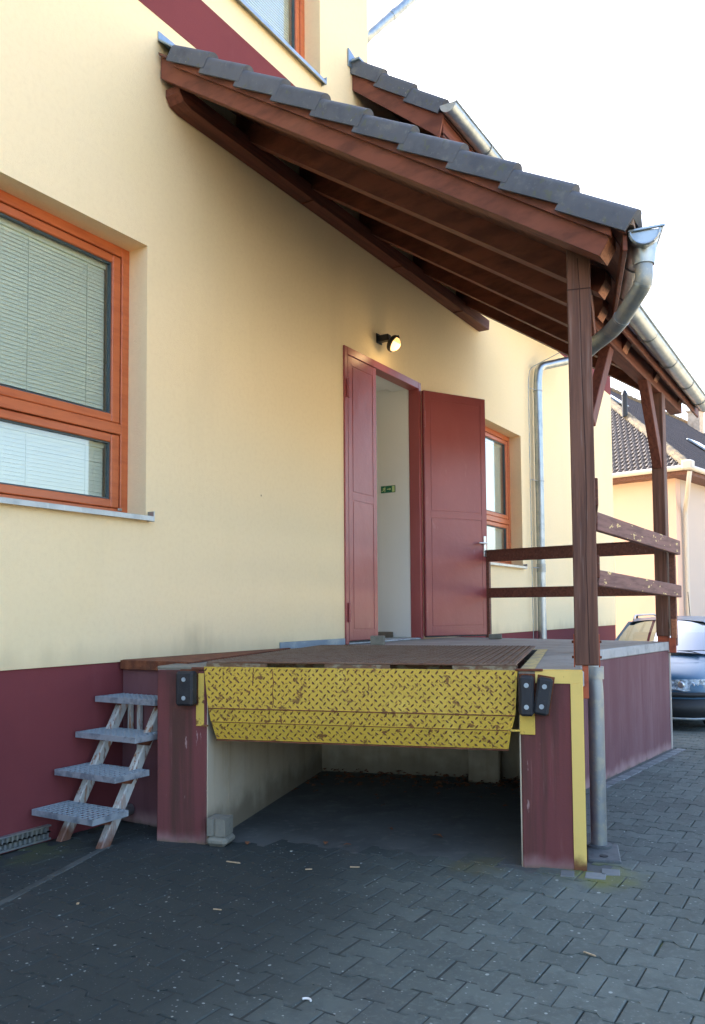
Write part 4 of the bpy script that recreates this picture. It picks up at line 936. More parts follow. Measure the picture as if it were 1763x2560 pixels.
# gutter of the canopy, kinked
gt = thing('canopy_gutter', (6.5, -2.7, 3.4), 'half round zinc gutter along the kinked eave of the timber canopy', 'gutter')
GA, GB, GC = V((4.12, -3.27, zr(-3.25)+.035)), V((6.14, -2.715, zr(-2.66)+.03)), V((9.72, -2.705, zr(-2.66)+.03))
for (A, B) in ((GA, GB), (GB, GC)):
    b = MB(); gutter(b, A, B, .075); b.build('trough', 'zinc', gt, smooth=True)
b = MB(); gutter_end(b, GA, GB-GA, .077); b.build('end_cap', 'zinc', gt)
b = MB(); gutter_end(b, GC, GC-GB, .077); b.build('end_cap', 'zinc', gt)
b = MB(); d = (GB-GA).normalized(); sd = V((d.y, -d.x, 0)); sd = sd if sd.y < 0 else -sd
b.tube([GA-d*.006+sd*(.07*math.cos(math.pi*k/10))-V((0, 0, .07*math.sin(math.pi*k/10))) for k in range(11)], .006, 6); b.beam(GA-d*.006-sd*.08, GA-d*.006+sd*.095+V((0, 0, .012)), .014, .014, (0, 0, 1), .003); b.build('end_rim', 'zinc', gt)
for f_ in (.30, .75):
    c = GA+(GB-GA)*f_; b = MB(); b.tube([c+sd*(.079*math.cos(math.pi*k/10))-V((0, 0, .079*math.sin(math.pi*k/10))) for k in range(11)], .005, 6); b.build('gutter_bracket', 'zinc_dull', gt)
for x in (6.9, 7.75, 8.6, 9.35):
    b = MB(); b.tube([V((x, GC.y, GC.z))+V((0, -1, 0))*(.079*math.cos(math.pi*k/10))-V((0, 0, .079*math.sin(math.pi*k/10))) for k in range(11)], .005, 6); b.build('gutter_bracket', 'zinc_dull', gt)
# downpipe of the canopy
dp = thing('canopy_downpipe', (4.7, -2.82, 0), 'zinc downpipe from the canopy gutter, swan necked behind the near post to the gully', 'downpipe')
oc = GA+d*.115
b = MB(); b.tube([oc+V((0, 0, -.045)), oc+V((0, 0, -.15))], [.066, .052], 16); b.build('outlet', 'zinc', dp, smooth=True)
PX = V((4.725, -2.818, 0))
pts = [oc+V((0, 0, -.15)), oc+V((0, 0, -.24)), V((4.43, -3.05, 2.80)), V((4.62, -2.86, 2.775)), V((4.705, -2.765, 2.74)), V((4.71, -2.765, 2.5)), V((4.71, -2.765, 1.25)), V((PX.x, PX.y, .90)), V((PX.x, PX.y, .012))]
b = MB(); b.tube(smooth_path(pts, .10, 6), .0435, 16); b.build('pipe', 'zinc_dull', dp, smooth=True)
for z in (1.02, .55): pass
b = MB(); b.tube([V((PX.x, PX.y, .93)), V((PX.x, PX.y, 1.0))], .047, 16); b.build('socket', 'zinc_dull', dp, smooth=True)
b = MB(); q = smooth_path(pts, .10, 6)
b.tube([q[9], q[9]+(q[10]-q[9])*.4], .0465, 16); b.tube([q[4], q[5]], .0465, 16); b.build('socket', 'zinc', dp, smooth=True)
gl = thing('drain_gully', (4.62, -2.87, 0), 'square grey cast gully cover at the foot of the canopy downpipe', 'gully')
gx = V((.30, .09, 0)).normalized(); gy_ = V((-gx.y, gx.x, 0)); c = V((4.63, -2.865, 0))
b = MB(); b.obox(c-gx*.165-gy_*.085+V((0, 0, -.02)), gx*.33, gy_*.17, V((0, 0, .032)), .006); b.build('cover', 'cast_cover', gl)
b = MB(); b.tube([V((PX.x, PX.y, .011)), V((PX.x, PX.y, .024))], .07, 20); b.build('collar', 'cast_cover', gl, smooth=True)
b = MB(); b.disc(c-gx*.09+V((0, 0, .013)), (0, 0, 1), .022, .006, 14); b.build('key_hole', 'rubber', gl)

# ------------------------------------------------------------------ railing
rail = thing('deck_railing', (8.5, -1.6, 1.0), 'brown timber railing round the far end of the loading deck, paint chipped', 'railing')
def railbar(A, B, w, h, m='wood_rail', nm='rail'):
    b = MB(); b.beam(A, B, w, h, (0, 0, 1), .005); return b.build(nm, m, rail)
railbar((8.965, -.46, 1.925), (8.40, -2.44, 1.905), .045, .125); railbar((8.965, -.46, 1.507), (8.40, -2.44, 1.497), .045, .112)
b = MB(); b.beam((8.965, -.46, 1.990), (8.40, -2.44, 1.970), .07, .012, (0, 0, 1), .003); b.build('rail_cap', 'wood_rail', rail)
railbar((6.10, -2.465, 1.957), (8.40, -2.628, 1.892), .045, .135, 'chipped_rail'); railbar((6.10, -2.465, 1.545), (8.40, -2.628, 1.478), .045, .115, 'chipped_rail')
b = MB(); b.box((8.945, -.49, 1.0), (9.0, -.435, 1.99), .004); b.build('rail_post', 'wood_rail', rail)
b = MB(); b.box((8.375, -2.60, .965), (8.43, -2.545, 1.95), .004); rp = b.build('rail_post', 'wood_rail', rail)
b = MB(); b.box((8.33, -2.605, 1.04), (8.372, -2.56, 1.22), .002); b.build('rail_packer', 'raw_end_grain', rail)
b = MB(); b.box((8.36, -2.59, .90), (8.40, -2.53, 1.04), .002); b.build('rail_shoe', 'primer_orange', rail)
for (A, B, h) in (((4.47, -2.905, 1.945), (6.12, -2.44, 1.945), .15), ((4.47, -2.905, 1.545), (6.12, -2.44, 1.525), .12)):
    railbar(A, B, .04, h, 'wood_rail')

# ------------------------------------------------------------------ wall lamp
lamp = thing('wall_lamp', (7.4, 0, 4.1), 'small black bulkhead lamp, lit, on the wall above the red door', 'wall lamp')
LC = V((7.30, -.165, 4.0))
b = MB(); b.box((7.245, -.012, 4.02), (7.355, -.001, 4.12), .004); b.obox((7.265, -.13, 4.035), (.07, 0, 0), (0, .125, 0), (0, 0, .065), .008); b.build('bracket', 'black_plastic', lamp)
fd = V((.05, -.84, -.50)).normalized(); fr_ = V((0, 0, 1)).cross(fd).normalized(); fu = fd.cross(fr_)
def ell(mb, c, rx, ry, rz, u0=0, u1=math.pi/2, n=18, m=7):
    rings = []
    for j in range(m+1):
        a = u0+(u1-u0)*j/m
        rings.append([c+fr_*rx*math.cos(a)*math.cos(2*math.pi*k/n)+fu*ry*math.cos(a)*math.sin(2*math.pi*k/n)+fd*rz*math.sin(a) for k in range(n)])
    F = [(j*n+k, j*n+(k+1) % n, (j+1)*n+(k+1) % n, (j+1)*n+k) for j in range(m) for k in range(n)]
    mb.add([v for r_ in rings for v in r_], F); return mb
b = MB(); ell(b, LC, .066, .088, -.05); b.f = [f[::-1] for f in b.f]; b.build('housing', 'black_plastic', lamp, smooth=True)
b = MB(); ell(b, LC+fd*.012, .054, .074, .07, 0, math.pi/2*.999); b.build('glass', 'lamp_glass', lamp, smooth=True)
b = MB()
for k in range(24):
    a0, a1 = 2*math.pi*k/24, 2*math.pi*(k+1)/24
    pa = lambda a, s, o: LC+fr_*.066*s*math.cos(a)+fu*.088*s*math.sin(a)+fd*o
    b.quad(pa(a0, 1, .0), pa(a1, 1, .0), pa(a1, 1, .022), pa(a0, 1, .022)); b.quad(pa(a0, 1, .022), pa(a1, 1, .022), pa(a1, .8, .022), pa(a0, .8, .022))
b.build('rim', 'black_plastic', lamp)
b = MB()       # eyelid over the upper half with slots
for j in range(5):
    v0_, v1_ = .30+.13*j, .30+.13*j+(.075 if j < 4 else .4)
    pa = lambda a, vq: LC+fd*.014+fr_*.058*math.cos(a)*math.sqrt(max(0, 1-min(vq, .999)**2))+fu*.079*vq+fd*.075*math.sin(a)*math.sqrt(max(0, 1-min(vq, .999)**2))
    for k in range(10):
        a0, a1 = math.pi*k/10, math.pi*(k+1)/10; b.quad(pa(a0, v0_), pa(a1, v0_), pa(a1, v1_), pa(a0, v1_))
b.build('eyelid', 'black_plastic', lamp)
ld = bpy.data.lights.new('lamp_light', 'POINT'); ld.energy = .5; ld.color = (1, .66, .30); ld.shadow_soft_size = .05
lo_ = bpy.data.objects.new('lamp_light', ld); COL.objects.link(lo_); place(lo_, lamp, Matrix.Translation(LC+fd*.12-fu*.02))

# ------------------------------------------------------------------ exit sign
sg = thing('exit_sign', (8.16, .43, 2.67), 'small green exit sign with running figure and arrow on the inner wall', 'sign')
SY0, SY1, SZ0, SZ1, SX = .468, .288, 2.630, 2.708, 8.155
b = MB(); b.box((SX, SY0, SZ0), (SX+.006, SY1, SZ1)); b.build('board', 'sign_green', sg)
def sgp(pts, x=SX-.001):      # pts in (u 0..1 left to right, v 0..1 up)
    return [(x, SY0+(SY1-SY0)*u, SZ0+(SZ1-SZ0)*v) for (u, v) in pts]
b = MB()
def poly(*pts): b.prism(sgp(pts), (-.0008, 0, 0))
poly((.795, .08), (.975, .08), (.975, .92), (.795, .92))
poly((.45, .44), (.45, .56), (.62, .56), (.62, .68), (.73, .50), (.62, .32), (.62, .44))
hc = [(.30+.028*math.cos(2*math.pi*k/10), .84+.068*math.sin(2*math.pi*k/10)) for k in range(10)]; poly(*hc)
poly((.20, .72), (.30, .74), (.29, .46), (.19, .44)); poly((.28, .72), (.38, .56), (.36, .50), (.27, .62)); poly((.20, .72), (.11, .58), (.14, .54), (.22, .64))
poly((.24, .48), (.30, .46), (.33, .26), (.29, .12), (.25, .14), (.28, .28)); poly((.19, .48), (.25, .42), (.17, .24), (.05, .24), (.05, .31), (.14, .33))
b.build('pictogram', 'sign_cream', sg)

# ------------------------------------------------------------------ wall downpipe on the far part of the facade
wdp = thing('wall_downpipe', (11.9, -.1, 0), 'zinc downpipe on the cream wall beyond the dock, held by wall hooks', 'downpipe')
b = MB(); b.tube(smooth_path([(12.75, -.80, 5.35), (12.5, -.60, 5.12), (11.96, -.115, 4.92), (11.93, -.10, 4.70), (11.93, -.10, gz(11.9))], .16, 6), .062, 16); b.build('pipe', 'zinc', wdp, smooth=True)
for z in (4.55, 3.2, 1.92):
    b = MB(); b.tube([(11.93, -.10, z-.008), (11.93, -.10, z+.008)], .068, 16); b.tube([(11.87, -.10, z), (11.70, -.06, z)], .007, 8); b.build('wall_hook', 'zinc_dull', wdp, smooth=True)
b = MB(); b.tube([(11.93, -.10, 1.86), (11.93, -.10, 1.98)], .067, 16); b.build('socket', 'zinc_dull', wdp, smooth=True)
wire = MB(); wire.tube(smooth_path([(12.3, -.35, 5.2), (11.72, -.05, 4.85), (11.66, -.05, 4.6), (11.68, -.05, gz(11.7))], .1, 4), .006, 6)
tag(wire.build('earth_wire', 'zinc_dull'), 'thin grey lightning conductor wire beside the wall downpipe', 'wire')

# ------------------------------------------------------------------ loose blocks
def block(name, c, sx, sy, sz, rz, label, m='block_concrete', grp=None, ch=.006):
    b = MB(); b.box((-sx/2, -sy/2, 0), (sx/2, sy/2, sz), ch)
    o = b.build(name, m, None, Matrix.Translation(V(c)) @ Matrix.Rotation(rz, 4, 'Z')); return tag(o, label, 'block', grp)
block('concrete_block', (6.66, -.325, 1.004), .09, .125, .085, .35, 'small concrete block wedging the narrow red door leaf', grp='door stop blocks')
block('concrete_block', (8.50, -.73, 1.004), .09, .14, .05, .35, 'flat concrete block in front of the open red door leaf', grp='door stop blocks')
b = MB(); b.prism([(x, y, .06) for (x, y) in ((-.055, -.055), (.06, -.055), (.06, .055), (-.055, .055), (-.055, .025), (-.043, .014), (-.055, .003))], (0, 0, .095))
o = b.build('kerb_block', 'block_concrete', None, Matrix.Translation(pit(.392, .0, 0)) @ Matrix.Rotation(math.atan2(VV.y, VV.x), 4, 'Z')); tag(o, 'notched concrete block on a rounded stone at the foot of the left pillar', 'block')
b = MB(); b.box((-.068, -.062, 0), (.085, .066, .058), .022); o = b.build('foot_stone', 'block_concrete', None, Matrix.Translation(pit(.394, .005, 0)) @ Matrix.Rotation(math.atan2(VV.y, VV.x), 4, 'Z')); tag(o, 'rounded stone under the notched concrete block by the left pillar', 'stone')
b = MB(); b.tube([(3.80, -.10, .07), (3.9, -.08, .07)], .034, 14); b.tube([(3.79, -.10, .07), (3.806, -.10, .07)], .042, 14); o = b.build('pipe_stub', 'zinc_dull', smooth=True); tag(o, 'short grey pipe stub low behind the steel steps', 'pipe')

# ------------------------------------------------------------------ litter
def leafmesh():
    b = MB(); pts = [(0, 0), (.2, .16), (.45, .30), (.6, .18), (.85, .22), (1, 0), (.85, -.2), (.62, -.16), (.4, -.30), (.18, -.15)]
    b.add([(x, y, .12*math.sin(3*x)+.25*abs(y)) for (x, y) in pts]+[(.5, 0, .16)], [(i, (i+1) % 10, 10) for i in range(10)]); return b
lm = leafmesh(); l0 = None
for (s_, t_, sc, label) in ((.98, .12, .055, 'brown dead leaf at the mouth of the pit, left of its neighbour'), (1.08, .13, .05, 'brown dead leaf at the mouth of the pit, right of its neighbour'), (1.25, .55, .05, 'brown dead leaf lying alone on the pit floor'), (1.60, .42, .07, 'dark curled leaf on the right of the pit floor'), (.53, .07, .06, 'brown leaf beside the notched concrete block')):
    Mw = Matrix.Translation(pit(s_, t_, .006)) @ Matrix.Rotation(random.uniform(0, 6), 4, 'Z') @ Matrix.Scale(sc, 4)
    if l0 is None: l0 = lm.build('dead_leaf', 'leaf_dead', None, Mw); o = l0
    else: o = dup(l0, None, Mw)
    tag(o, label, 'leaf', 'dead leaves round the pit')
b = MB()
for i in range(260):
    p = pit(random.uniform(.36, 2.0), 2.18-abs(random.gauss(0, .30)), .004+random.uniform(0, .03)); a = random.uniform(0, 6.28); sc = random.uniform(.03, .06)
    R_ = Matrix.Rotation(a, 3, 'Z') @ Matrix.Rotation(random.uniform(-.5, .5), 3, 'X'); b.add([p+R_ @ (V(v)*sc) for v in lm.v], lm.f)
tag(b.build('leaf_litter', 'leaf_dead'), 'drift of dead leaves along the back of the pit', 'leaves', kind='stuff')
def splinter(px, py, ln, w, rz, label, m='pale_wood'):
    b = MB(); b.prism([(-ln/2, -w/2, 0), (ln*.4, -w*.45, 0), (ln/2, 0, 0), (ln*.35, w/2, 0), (-ln/2, w*.4, 0)], (0, 0, .004))
    o = b.build('wood_splinter', m, None, Matrix.Translation(V((px, py, .002))) @ Matrix.Rotation(rz, 4, 'Z')); tag(o, label, 'splinter', 'wood splinters on the paving')
splinter(3.50, -1.235, .085, .012, -1.45, 'long pale wood splinter on the dark paving before the pit')
splinter(3.75, -1.83, .05, .010, -1.1, 'pale wood splinter at the edge of the pit floor')
splinter(3.60, -1.645, .035, .010, -.9, 'small pale splinter between the pit and the long splinter')
splinter(3.27, -3.17, .055, .007, -1.9, 'thin pale splinter lying across an open joint at the lower right')
splinter(2.66, -1.02, .02, .012, .6, 'yellowish chip on the paving at the left')
splinter(2.92, -1.62, .04, .006, -1.3, 'tiny pale straw on the paving in the middle')
b = MB(); b.tube(arc((0, 0, .004), (1, 0, 0), (0, 1, 0), .018, .2, 2.4, 8), .004, 6); o = b.build('plastic_scrap', 'white_plastic', None, Matrix.Translation(V((2.40, -2.45, 0))) @ Matrix.Rotation(-1.2, 4, 'Z')); tag(o, 'white curl of plastic on the paving at the bottom of the picture', 'scrap')

# ------------------------------------------------------------------ neighbour house
hs = thing('neighbour_house', (22, 3, -.27), 'peach rendered house with dark hipped tile roof and white gutter beyond the yard', 'house')
HC = V((21.14, -.37, 0)); HR = V((.983, -.186, 0)).normalized(); HL = V((-HR.y, HR.x, 0))
def H(a, b_, z): return HC+HR*a+HL*b_+V((0, 0, z))
WH, LR, LL = 4.55, 20.0, 10.0
b = MB(); b.prism([H(0, 0, -.3), H(0, LL, -.3), H(.3, LL, -.3), H(.3, .3, -.3), H(.3, 0, -.3)], (0, 0, WH+.3)); b.build('wall', 'peach_plaster', hs)
b = MB(); b.prism([H(.304, -.004, -.3), H(LR, 0, -.3), H(LR, .3, -.3), H(.304, .3, -.3)], (0, 0, WH+.3)); b.build('wall', 'shaded_plaster', hs)  # right wall, its shade put into the plaster colour
ov = .45; ZE = 4.62; PT_ = .785; run = LL/2+ov
RZ = ZE+PT_*run
A, B, C, D = H(-ov, -ov, ZE), H(LR+ov, -ov, ZE), H(LR+ov, LL+ov, ZE), H(-ov, LL+ov, ZE)
R0, R1 = H(-ov+run, -ov+run, RZ), H(LR+ov-run, -ov+run, RZ)
b = MB(); b.add([A, B, C, D, R0, R1], [(0, 1, 5, 4), (1, 2, 5), (2, 3, 4, 5), (3, 0, 4), (3, 2, 1, 0)]); rf = b.build('roof', 'old_tile', hs)
def rooftiles(name, A, eu, ev, nrm, nu, nv, pw, ph, inside, cap=300):
    """rows of old interlocking tiles lying on the slope"""
    q = MB(); q.tone = []
    for j in range(nv):
        for i in range(nu):
            a = i*pw+(.5*pw if j % 2 else 0); c = j*ph
            if not inside(a+pw/2, c+ph/2): continue
            O_ = A+eu*a+ev*c+nrm*.02; w = pw*.9
            q.add([O_, O_+eu*w*.5+nrm*.028, O_+eu*w, O_+ev*ph*1.15+nrm*-.015, O_+ev*ph*1.15+eu*w*.5+nrm*.02, O_+ev*ph*1.15+eu*w-nrm*.015, O_-nrm*.03, O_+eu*w-nrm*.03],
                  [(0, 1, 4, 3), (1, 2, 5, 4), (0, 6, 7, 2, 1)]); q.tone += [random.random()]*3
    tag(q.build(name, 'old_tile', rf), kind='stuff')
th_ = math.atan(PT_); cs_, sn_ = math.cos(th_), math.sin(th_); sl_ = run/cs_
rooftiles('roof_tiles', D, -HL, HR*cs_+V((0, 0, sn_)), (-HR*sn_+V((0, 0, cs_))), int((LL+2*ov)/.15), int(sl_/.19), .15, .19, lambda a, c: c*cs_ < a < LL+2*ov-c*cs_)
rooftiles('roof_tiles', A, HR, HL*cs_+V((0, 0, sn_)), (-HL*sn_+V((0, 0, cs_))), int((LR+2*ov)/.15), int(sl_/.19), .15, .19, lambda a, c: c*cs_ < a < LR+2*ov-c*cs_)
for (P, Q) in ((A, R0), (D, R0), (R0, R1)):
    n = int((Q-P).length/.36)
    b = MB()
    for i in range(n): b.tube([P+(Q-P)*(i/n)+V((0, 0, .02)), P+(Q-P)*((i+1.12)/n)+V((0, 0, .05))], .11, 8)
    b.build('ridge_tile', 'lichen_tile', rf)
b = MB(); b.tube([H(-ov-.06, LL+ov, ZE-.05), H(-ov-.06, -ov-.1, ZE-.03)], .062, 10); b.tube([H(-ov-.1, -ov-.06, ZE-.03), H(LR+ov, -ov-.06, ZE-.03)], .062, 10); b.build('gutter', 'white_pipe', hs, smooth=True)
b = MB(); b.obox(H(-ov-.16, -ov-.16, ZE-.09), HR*.24, HL*.24, (0, 0, .22), .03); b.build('gutter_box', 'white_pipe', hs)
b = MB(); b.prism([H(-ov, -ov, ZE-.18), H(-ov, LL+ov, ZE-.18), H(0, LL, ZE-.18), H(0, 0, ZE-.18)], (0, 0, .14)); b.prism([H(-ov, -ov, ZE-.18), H(LR+ov, -ov, ZE-.18), H(LR, 0, ZE-.18), H(0.02, 0, ZE-.18)], (0, 0, .14)); b.build('eave_soffit', 'wood_board', hs)
b = MB(); b.tube(smooth_path([H(-ov-.0, -ov-.06, ZE-.12), H(-ov+.02, -ov-.02, ZE-.35), H(.35, -.09, ZE-.95), H(.35, -.09, -.27)], .12, 4), .055, 10); b.build('downpipe', 'white_pipe', hs, smooth=True)
c = R0+HR*9.1-HL*.55+V((0, 0, -.42))
b = MB(); b.obox(c+V((0, 0, -.9))-HR*.24-HL*.24, HR*.48, HL*.48, (0, 0, 1.62), .01); ch = b.build('chimney', 'pale_brick', rf)
b = MB(); b.obox(c+V((0, 0, .72))-HR*.30-HL*.30, HR*.60, HL*.60, (0, 0, .08), .01); b.build('chimney_cap', 'pale_brick', rf)
c = A+(HR*2.35+HL*2.5); c.z = ZE+PT_*2.5
b = MB(); b.tube([c, c+V((0, 0, .62))], .075, 10); b.tube([c+V((0, 0, .62)), c+V((0, 0, .74))], [.09, .04], 10); b.build('vent_pipe', 'black_plastic', rf, smooth=True)
for (a, r0_, w, l) in ((6.4, 1.3, .9, 1.3), (4.2, 3.5, .7, .9)):
    o_ = A+HR*a+HL*r0_+V((0, 0, PT_*r0_+.09)); e = HL*cs_+V((0, 0, sn_)); nn = -HL*sn_+V((0, 0, cs_))
    b = MB(); b.obox(o_, HR*w, e*l, nn*.05, .01); sk = b.build('skylight', 'zinc', rf)
    b = MB(); b.obox(o_+HR*.07+e*.07+nn*.052, HR*(w-.14), e*(l-.14), nn*.006); b.build('skylight_pane', 'car_glass', rf)
b = MB(); b.obox(H(-.02, 1.5, .75), HR*.03, HL*.9, (0, 0, .0)) if False else None

# ------------------------------------------------------------------ parked car
car = thing('parked_car', (13.4, -1.62, -.264), 'silver blue estate car with roof rails parked nose first beyond the dock', 'car')
CX0, CY0, CZ0 = 11.35, -1.62, -.264
def cp(x, y, z): return V((CX0+x, CY0+y, CZ0+z))     # x back from the nose, y across, z up
# body sections: x, half widths at heights (z list) from sill to bonnet/belt line
secs = [
 (.00, [(.46, .26), (.62, .30), (.66, .42), (.64, .52), (.60, .62), (.46, .69), (.0, .72)]),
 (.10, [(.60, .22), (.74, .27), (.765, .42), (.75, .55), (.70, .68), (.52, .755), (.0, .775)]),
 (.35, [(.70, .20), (.80, .26), (.81, .42), (.805, .58), (.76, .74), (.58, .83), (.0, .85)]),
 (.85, [(.74, .19), (.815, .25), (.825, .42), (.82, .62), (.785, .82), (.62, .90), (.0, .925)]),
 (1.22, [(.74, .19), (.815, .25), (.825, .42), (.825, .64), (.80, .87), (.66, .945), (.0, .965)]),
 (2.2, [(.74, .19), (.815, .25), (.825, .42), (.825, .66), (.80, .90), (.70, .945), (.0, .95)]),
 (3.6, [(.74, .19), (.815, .25), (.825, .42), (.82, .68), (.79, .92), (.68, .965), (.0, .97)]),
 (4.15, [(.66, .24), (.74, .30), (.75, .45), (.74, .68), (.70, .93), (.58, .98), (.0, .99)]),
 (4.24, [(.55, .30), (.64, .36), (.66, .48), (.65, .68), (.60, .90), (.50, .95), (.0, .96)])]
b = MB(); rows = []
for (x, hw) in secs:
    left = [cp(x, -y, z) for (y, z) in hw]; right = [cp(x, y, z) for (y, z) in hw[:-1]][::-1]; rows.append(left+right)
m = len(rows[0]); vsx = [v for rw in rows for v in rw]
F = [(i*m+k, i*m+(k+1) % m, (i+1)*m+(k+1) % m, (i+1)*m+k) for i in range(len(rows)-1) for k in range(m)]
F.append(tuple(range(m))[::-1]); F.append(tuple((len(rows)-1)*m+k for k in range(m)))
b.add(vsx, F); body = b.build('body', 'car_paint', car, smooth=True)
sb = body.modifiers.new('smooth', 'SUBSURF'); sb.levels = 2; sb.render_levels = 2
# greenhouse: roof, pillars, glass
WB, WTp = [(1.10, .66, .945), (1.02, .0, .985)], [(1.80, .53, 1.385), (1.74, .0, 1.42)]
b = MB(); rs = []
for (x, hw, z, zc) in ((1.74, .545, 1.375, 1.415), (2.1, .585, 1.415, 1.455), (2.9, .59, 1.42, 1.46), (3.75, .56, 1.385, 1.425), (3.95, .54, 1.35, 1.39)):
    rs.append([cp(x, -hw, z-.03), cp(x, -hw+.04, z+.01), cp(x, -hw*.5, (z+zc)/2+.012), cp(x, 0, zc), cp(x, hw*.5, (z+zc)/2+.012), cp(x, hw-.04, z+.01), cp(x, hw, z-.03)])
n = 7; b.add([v for r_ in rs for v in r_], [(i*n+k, i*n+k+1, (i+1)*n+k+1, (i+1)*n+k) for i in range(4) for k in range(6)]); b.f = [f[::-1] for f in b.f]
b.add([v+V((0, 0, -.03)) for r_ in rs for v in r_], [(i*n+k, i*n+k+1, (i+1)*n+k+1, (i+1)*n+k) for i in range(4) for k in range(6)])
b.build('roof', 'car_paint', car, smooth=True)
def strip3(pa, pb, name, m, th=.006, nu=12, nv=6, bulge=.02):
    """curved pane between a lower and an upper edge curve"""
    def samp(P, t):
        f_ = t*(len(P)-1); i_ = min(int(f_), len(P)-2); w = f_-i_
        p0, p1, p2, p3 = P[max(i_-1, 0)], P[i_], P[i_+1], P[min(i_+2, len(P)-1)]
        return (p1*2+(p2-p0)*w+(p0*2-p1*5+p2*4-p3)*w*w+(-p0+p1*3-p2*3+p3)*w**3)*.5
    b = MB(); out = V((0, 0, 1))
    for j_ in range(nv+1):
        for i_ in range(nu+1):
            a_, c_ = samp(pa, i_/nu), samp(pb, i_/nu); v_ = j_/nv
            b.v.append(tuple(a_*(1-v_)+c_*v_+out*bulge*math.sin(math.pi*v_)))
    for j_ in range(nv):
        for i_ in range(nu):
            q_ = j_*(nu+1)+i_; b.f.append((q_, q_+1, q_+nu+2, q_+nu+1)); b.mi.append(0)
    o = b.build(name, m, car)
    o.data.polygons.foreach_set('use_smooth', [True]*len(o.data.polygons)); return o
lowL = [cp(1.16, -.70, .93), cp(1.07, -.45, .962), cp(1.03, 0, .972), cp(1.07, .45, .962), cp(1.16, .70, .93)]
topL = [cp(1.80, -.54, 1.365), cp(1.755, -.33, 1.398), cp(1.74, 0, 1.408), cp(1.755, .33, 1.398), cp(1.80, .54, 1.365)]
strip3(lowL, topL, 'windscreen', 'car_glass', .006)
for s in (-1, 1):
    strip3([cp(1.22, s*.765, .93), cp(2.2, s*.785, .95), cp(3.6, s*.77, .965), cp(3.95, s*.74, .97)], [cp(1.86, s*.575, 1.345), cp(2.2, s*.59, 1.385), cp(3.5, s*.575, 1.37), cp(3.8, s*.555, 1.34)], 'side_window', 'car_glass', .006)
    b = MB(); b.beam(cp(1.13, s*.735, .92), cp(1.83, s*.555, 1.375), .06, .03, (0, 0, 1), .008); b.build('pillar', 'car_paint', car)
    for x0_, x1_ in ((2.35, 2.30), (3.1, 3.08), (3.95, 3.80)): b = MB(); b.beam(cp(x0_, s*.782, .95), cp(x1_, s*.58, 1.385), .016, .07, (1, 0, 0), .004); b.build('pillar', 'car_black', car)
    rp_ = smooth_path([cp(1.95, s*.53, 1.41), cp(2.12, s*.545, 1.475), cp(3.5, s*.545, 1.48), cp(3.7, s*.53, 1.43)], .12, 5)
    b = MB(); b.tube(rp_, .014, 8); b.build('roof_rail', 'zinc', car, smooth=True)
    b = MB(); b.tube([cp(2.25, s*.545, 1.42), cp(2.25, s*.545, 1.475)], .016, 8); b.build('rail_foot', 'car_black', car)
    # mirrors
    b = MB(); c = cp(1.48, s*.93, .99)
    b.obox(c+V((-.05, -.085, -.055)), (.10, 0, 0), (0, .17, 0), (0, 0, .12), .03); b.beam(cp(1.5, s*.80, .95), cp(1.49, s*.87, .965), .03, .03, (0, 0, 1), .005); b.build('mirror', 'car_paint', car)
    # headlamp: lens over a bright reflector with bulbs
    b = MB(); hl_in = [(.055, .36), (.065, .50), (.125, .66), (.22, .745)]
    up_ = [cp(x-.03, s*y, z) for (x, y), z in zip(hl_in, (.665, .672, .675, .672))]; dn_ = [cp(x-.045, s*y, z) for (x, y), z in zip(hl_in, (.545, .525, .53, .575))]
    b.add(up_+dn_, [(0, 1, 5, 4), (1, 2, 6, 5), (2, 3, 7, 6)]); o = b.build('headlight', 'headlamp', car); o.modifiers.new('thick', 'SOLIDIFY').thickness = .02
    for (y, rr) in ((.47, .05), (.60, .042)):
        q = MB(); xq = .012 if y < .5 else .06; q.tube([cp(xq, s*y, .602), cp(xq-.012, s*y, .602)], [rr, rr*.7], 12); q.build('headlight_bulb', 'steel_bright', o, smooth=True)
    q = MB(); q.add([v+V((-.016, 0, 0)) for v in up_+dn_], [(0, 1, 5, 4), (1, 2, 6, 5), (2, 3, 7, 6)]); q.build('headlight_lens', 'car_glass', o)
    # fog lamp
    b = MB(); b.tube([cp(-.02, s*.52, .34), cp(.01, s*.52, .34)], .055, 14); fo = b.build('fog_light', 'car_black', car); q = MB(); q.tube([cp(-.024, s*.52, .34), cp(-.018, s*.52, .34)], .038, 14); q.build('fog_lens', 'headlamp', fo)
    for xw in (.80, 3.38):
        b = MB(); q = cp(xw, s*.72, .295); b.tube([q+V((0, -.095, 0)), q+V((0, -.075, 0)), q+V((0, .075, 0)), q+V((0, .095, 0))], [.265, .295, .295, .265], 28); wh = b.build('wheel', 'tyre', car, smooth=True)
        b = MB(); b.tube([q+V((0, s*.096, 0)), q+V((0, s*.100, 0))], .19, 24); b.build('rim', 'rim', wh)
        b = MB()
        for k in range(5):
            a = 2*math.pi*k/5; b.beam(q+V((.04*math.cos(a), s*.104, .04*math.sin(a))), q+V((.185*math.cos(a), s*.104, .185*math.sin(a))), .012, .045, (0, 1, 0), .003)
        b.build('rim_spoke', 'zinc', wh)
        b = MB(); ar = [q+V((.335*math.cos(math.pi*k/12), s*.112, .335*math.sin(math.pi*k/12))) for k in range(13)]; b.tube(ar, .03, 8); b.build('wheel_arch', 'car_black', car, smooth=True)
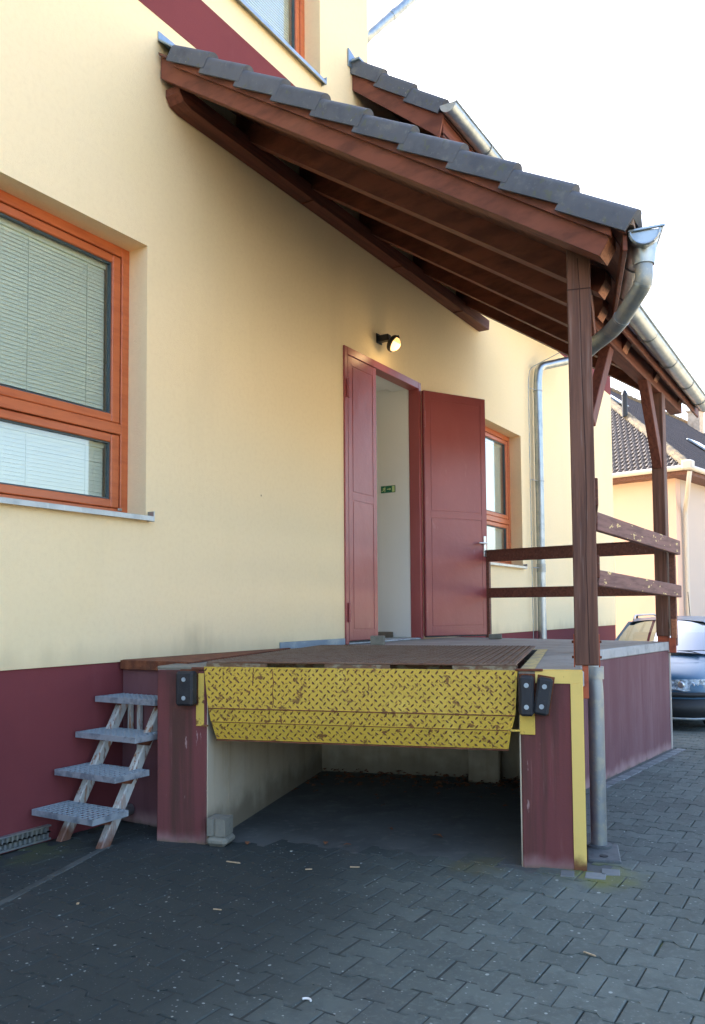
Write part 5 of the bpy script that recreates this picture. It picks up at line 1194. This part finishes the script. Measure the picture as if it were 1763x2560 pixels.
# bumper, grille, scuttle
b = MB(); fr1 = [(-.05, 0), (-.045, .42), (.0, .62), (.12, .775), (.36, .83)]
def wrap(z0, z1, off=0.0, name='bumper', m='car_black'):
    P = [cp(x-off, -y, z0) for (x, y) in fr1[::-1]]+[cp(x-off, y, z0) for (x, y) in fr1[1:]]; Q = [v+V((0, 0, z1-z0)) for v in P]
    q = MB(); n = len(P); q.add(P+Q, [(i, i+1, n+i+1, n+i) for i in range(n-1)]); o = q.build(name, m, car, smooth=True); o.modifiers.new('thick', 'SOLIDIFY').thickness = .03; return o
wrap(.195, .43); wrap(.455, .515, .012, 'bumper_strip'); wrap(.43, .456, -.004, 'bumper_skin', 'car_paint'); wrap(.17, .20, .02, 'splitter', 'zinc_dull')
b = MB(); b.obox(cp(-.035, -.30, .555), (.02, 0, 0), (0, .60, 0), (.01, 0, .10), .006); gr = b.build('grille', 'car_black', car)
b = MB()
for k in range(5): b.obox(cp(-.042, -.28, .568+.018*k), (.008, 0, 0), (0, .56, 0), (0, 0, .006))
b.build('grille_bar', 'zinc', gr)
b = MB(); b.obox(cp(-.075, -.26, .335), (.012, 0, 0), (0, .52, 0), (0, 0, .11), .003); b.build('number_plate', 'white_plastic', car)
b = MB(); b.beam(cp(1.03, -.55, .955), cp(1.0, .55, .965), .10, .012, (0, 0, 1), .004); b.build('scuttle', 'car_black', car)
for y in (-.25, .22): b = MB(); b.beam(cp(1.07, y, .985), cp(1.12, y-.42, 1.0), .012, .01, (0, 0, 1), .002); b.build('wiper', 'car_black', car)
b = MB(); b.obox(cp(1.3, -.6, .55), (.02, 0, 0), (0, 1.2, 0), (0, 0, .32)); b.obox(cp(1.9, -.55, .5), (.12, 0, 0), (0, .45, 0), (0, 0, .72), .04); b.obox(cp(1.9, .1, .5), (.12, 0, 0), (0, .45, 0), (0, 0, .72), .04); b.obox(cp(2.9, -.6, .5), (.12, 0, 0), (0, 1.2, 0), (0, 0, .65), .04); b.build('seat', 'car_seat', car)
b = MB(); b.tube([cp(3.7, 0, 1.42), cp(3.55, .0, 1.85)], .006, 6); b.build('aerial', 'car_black', car)
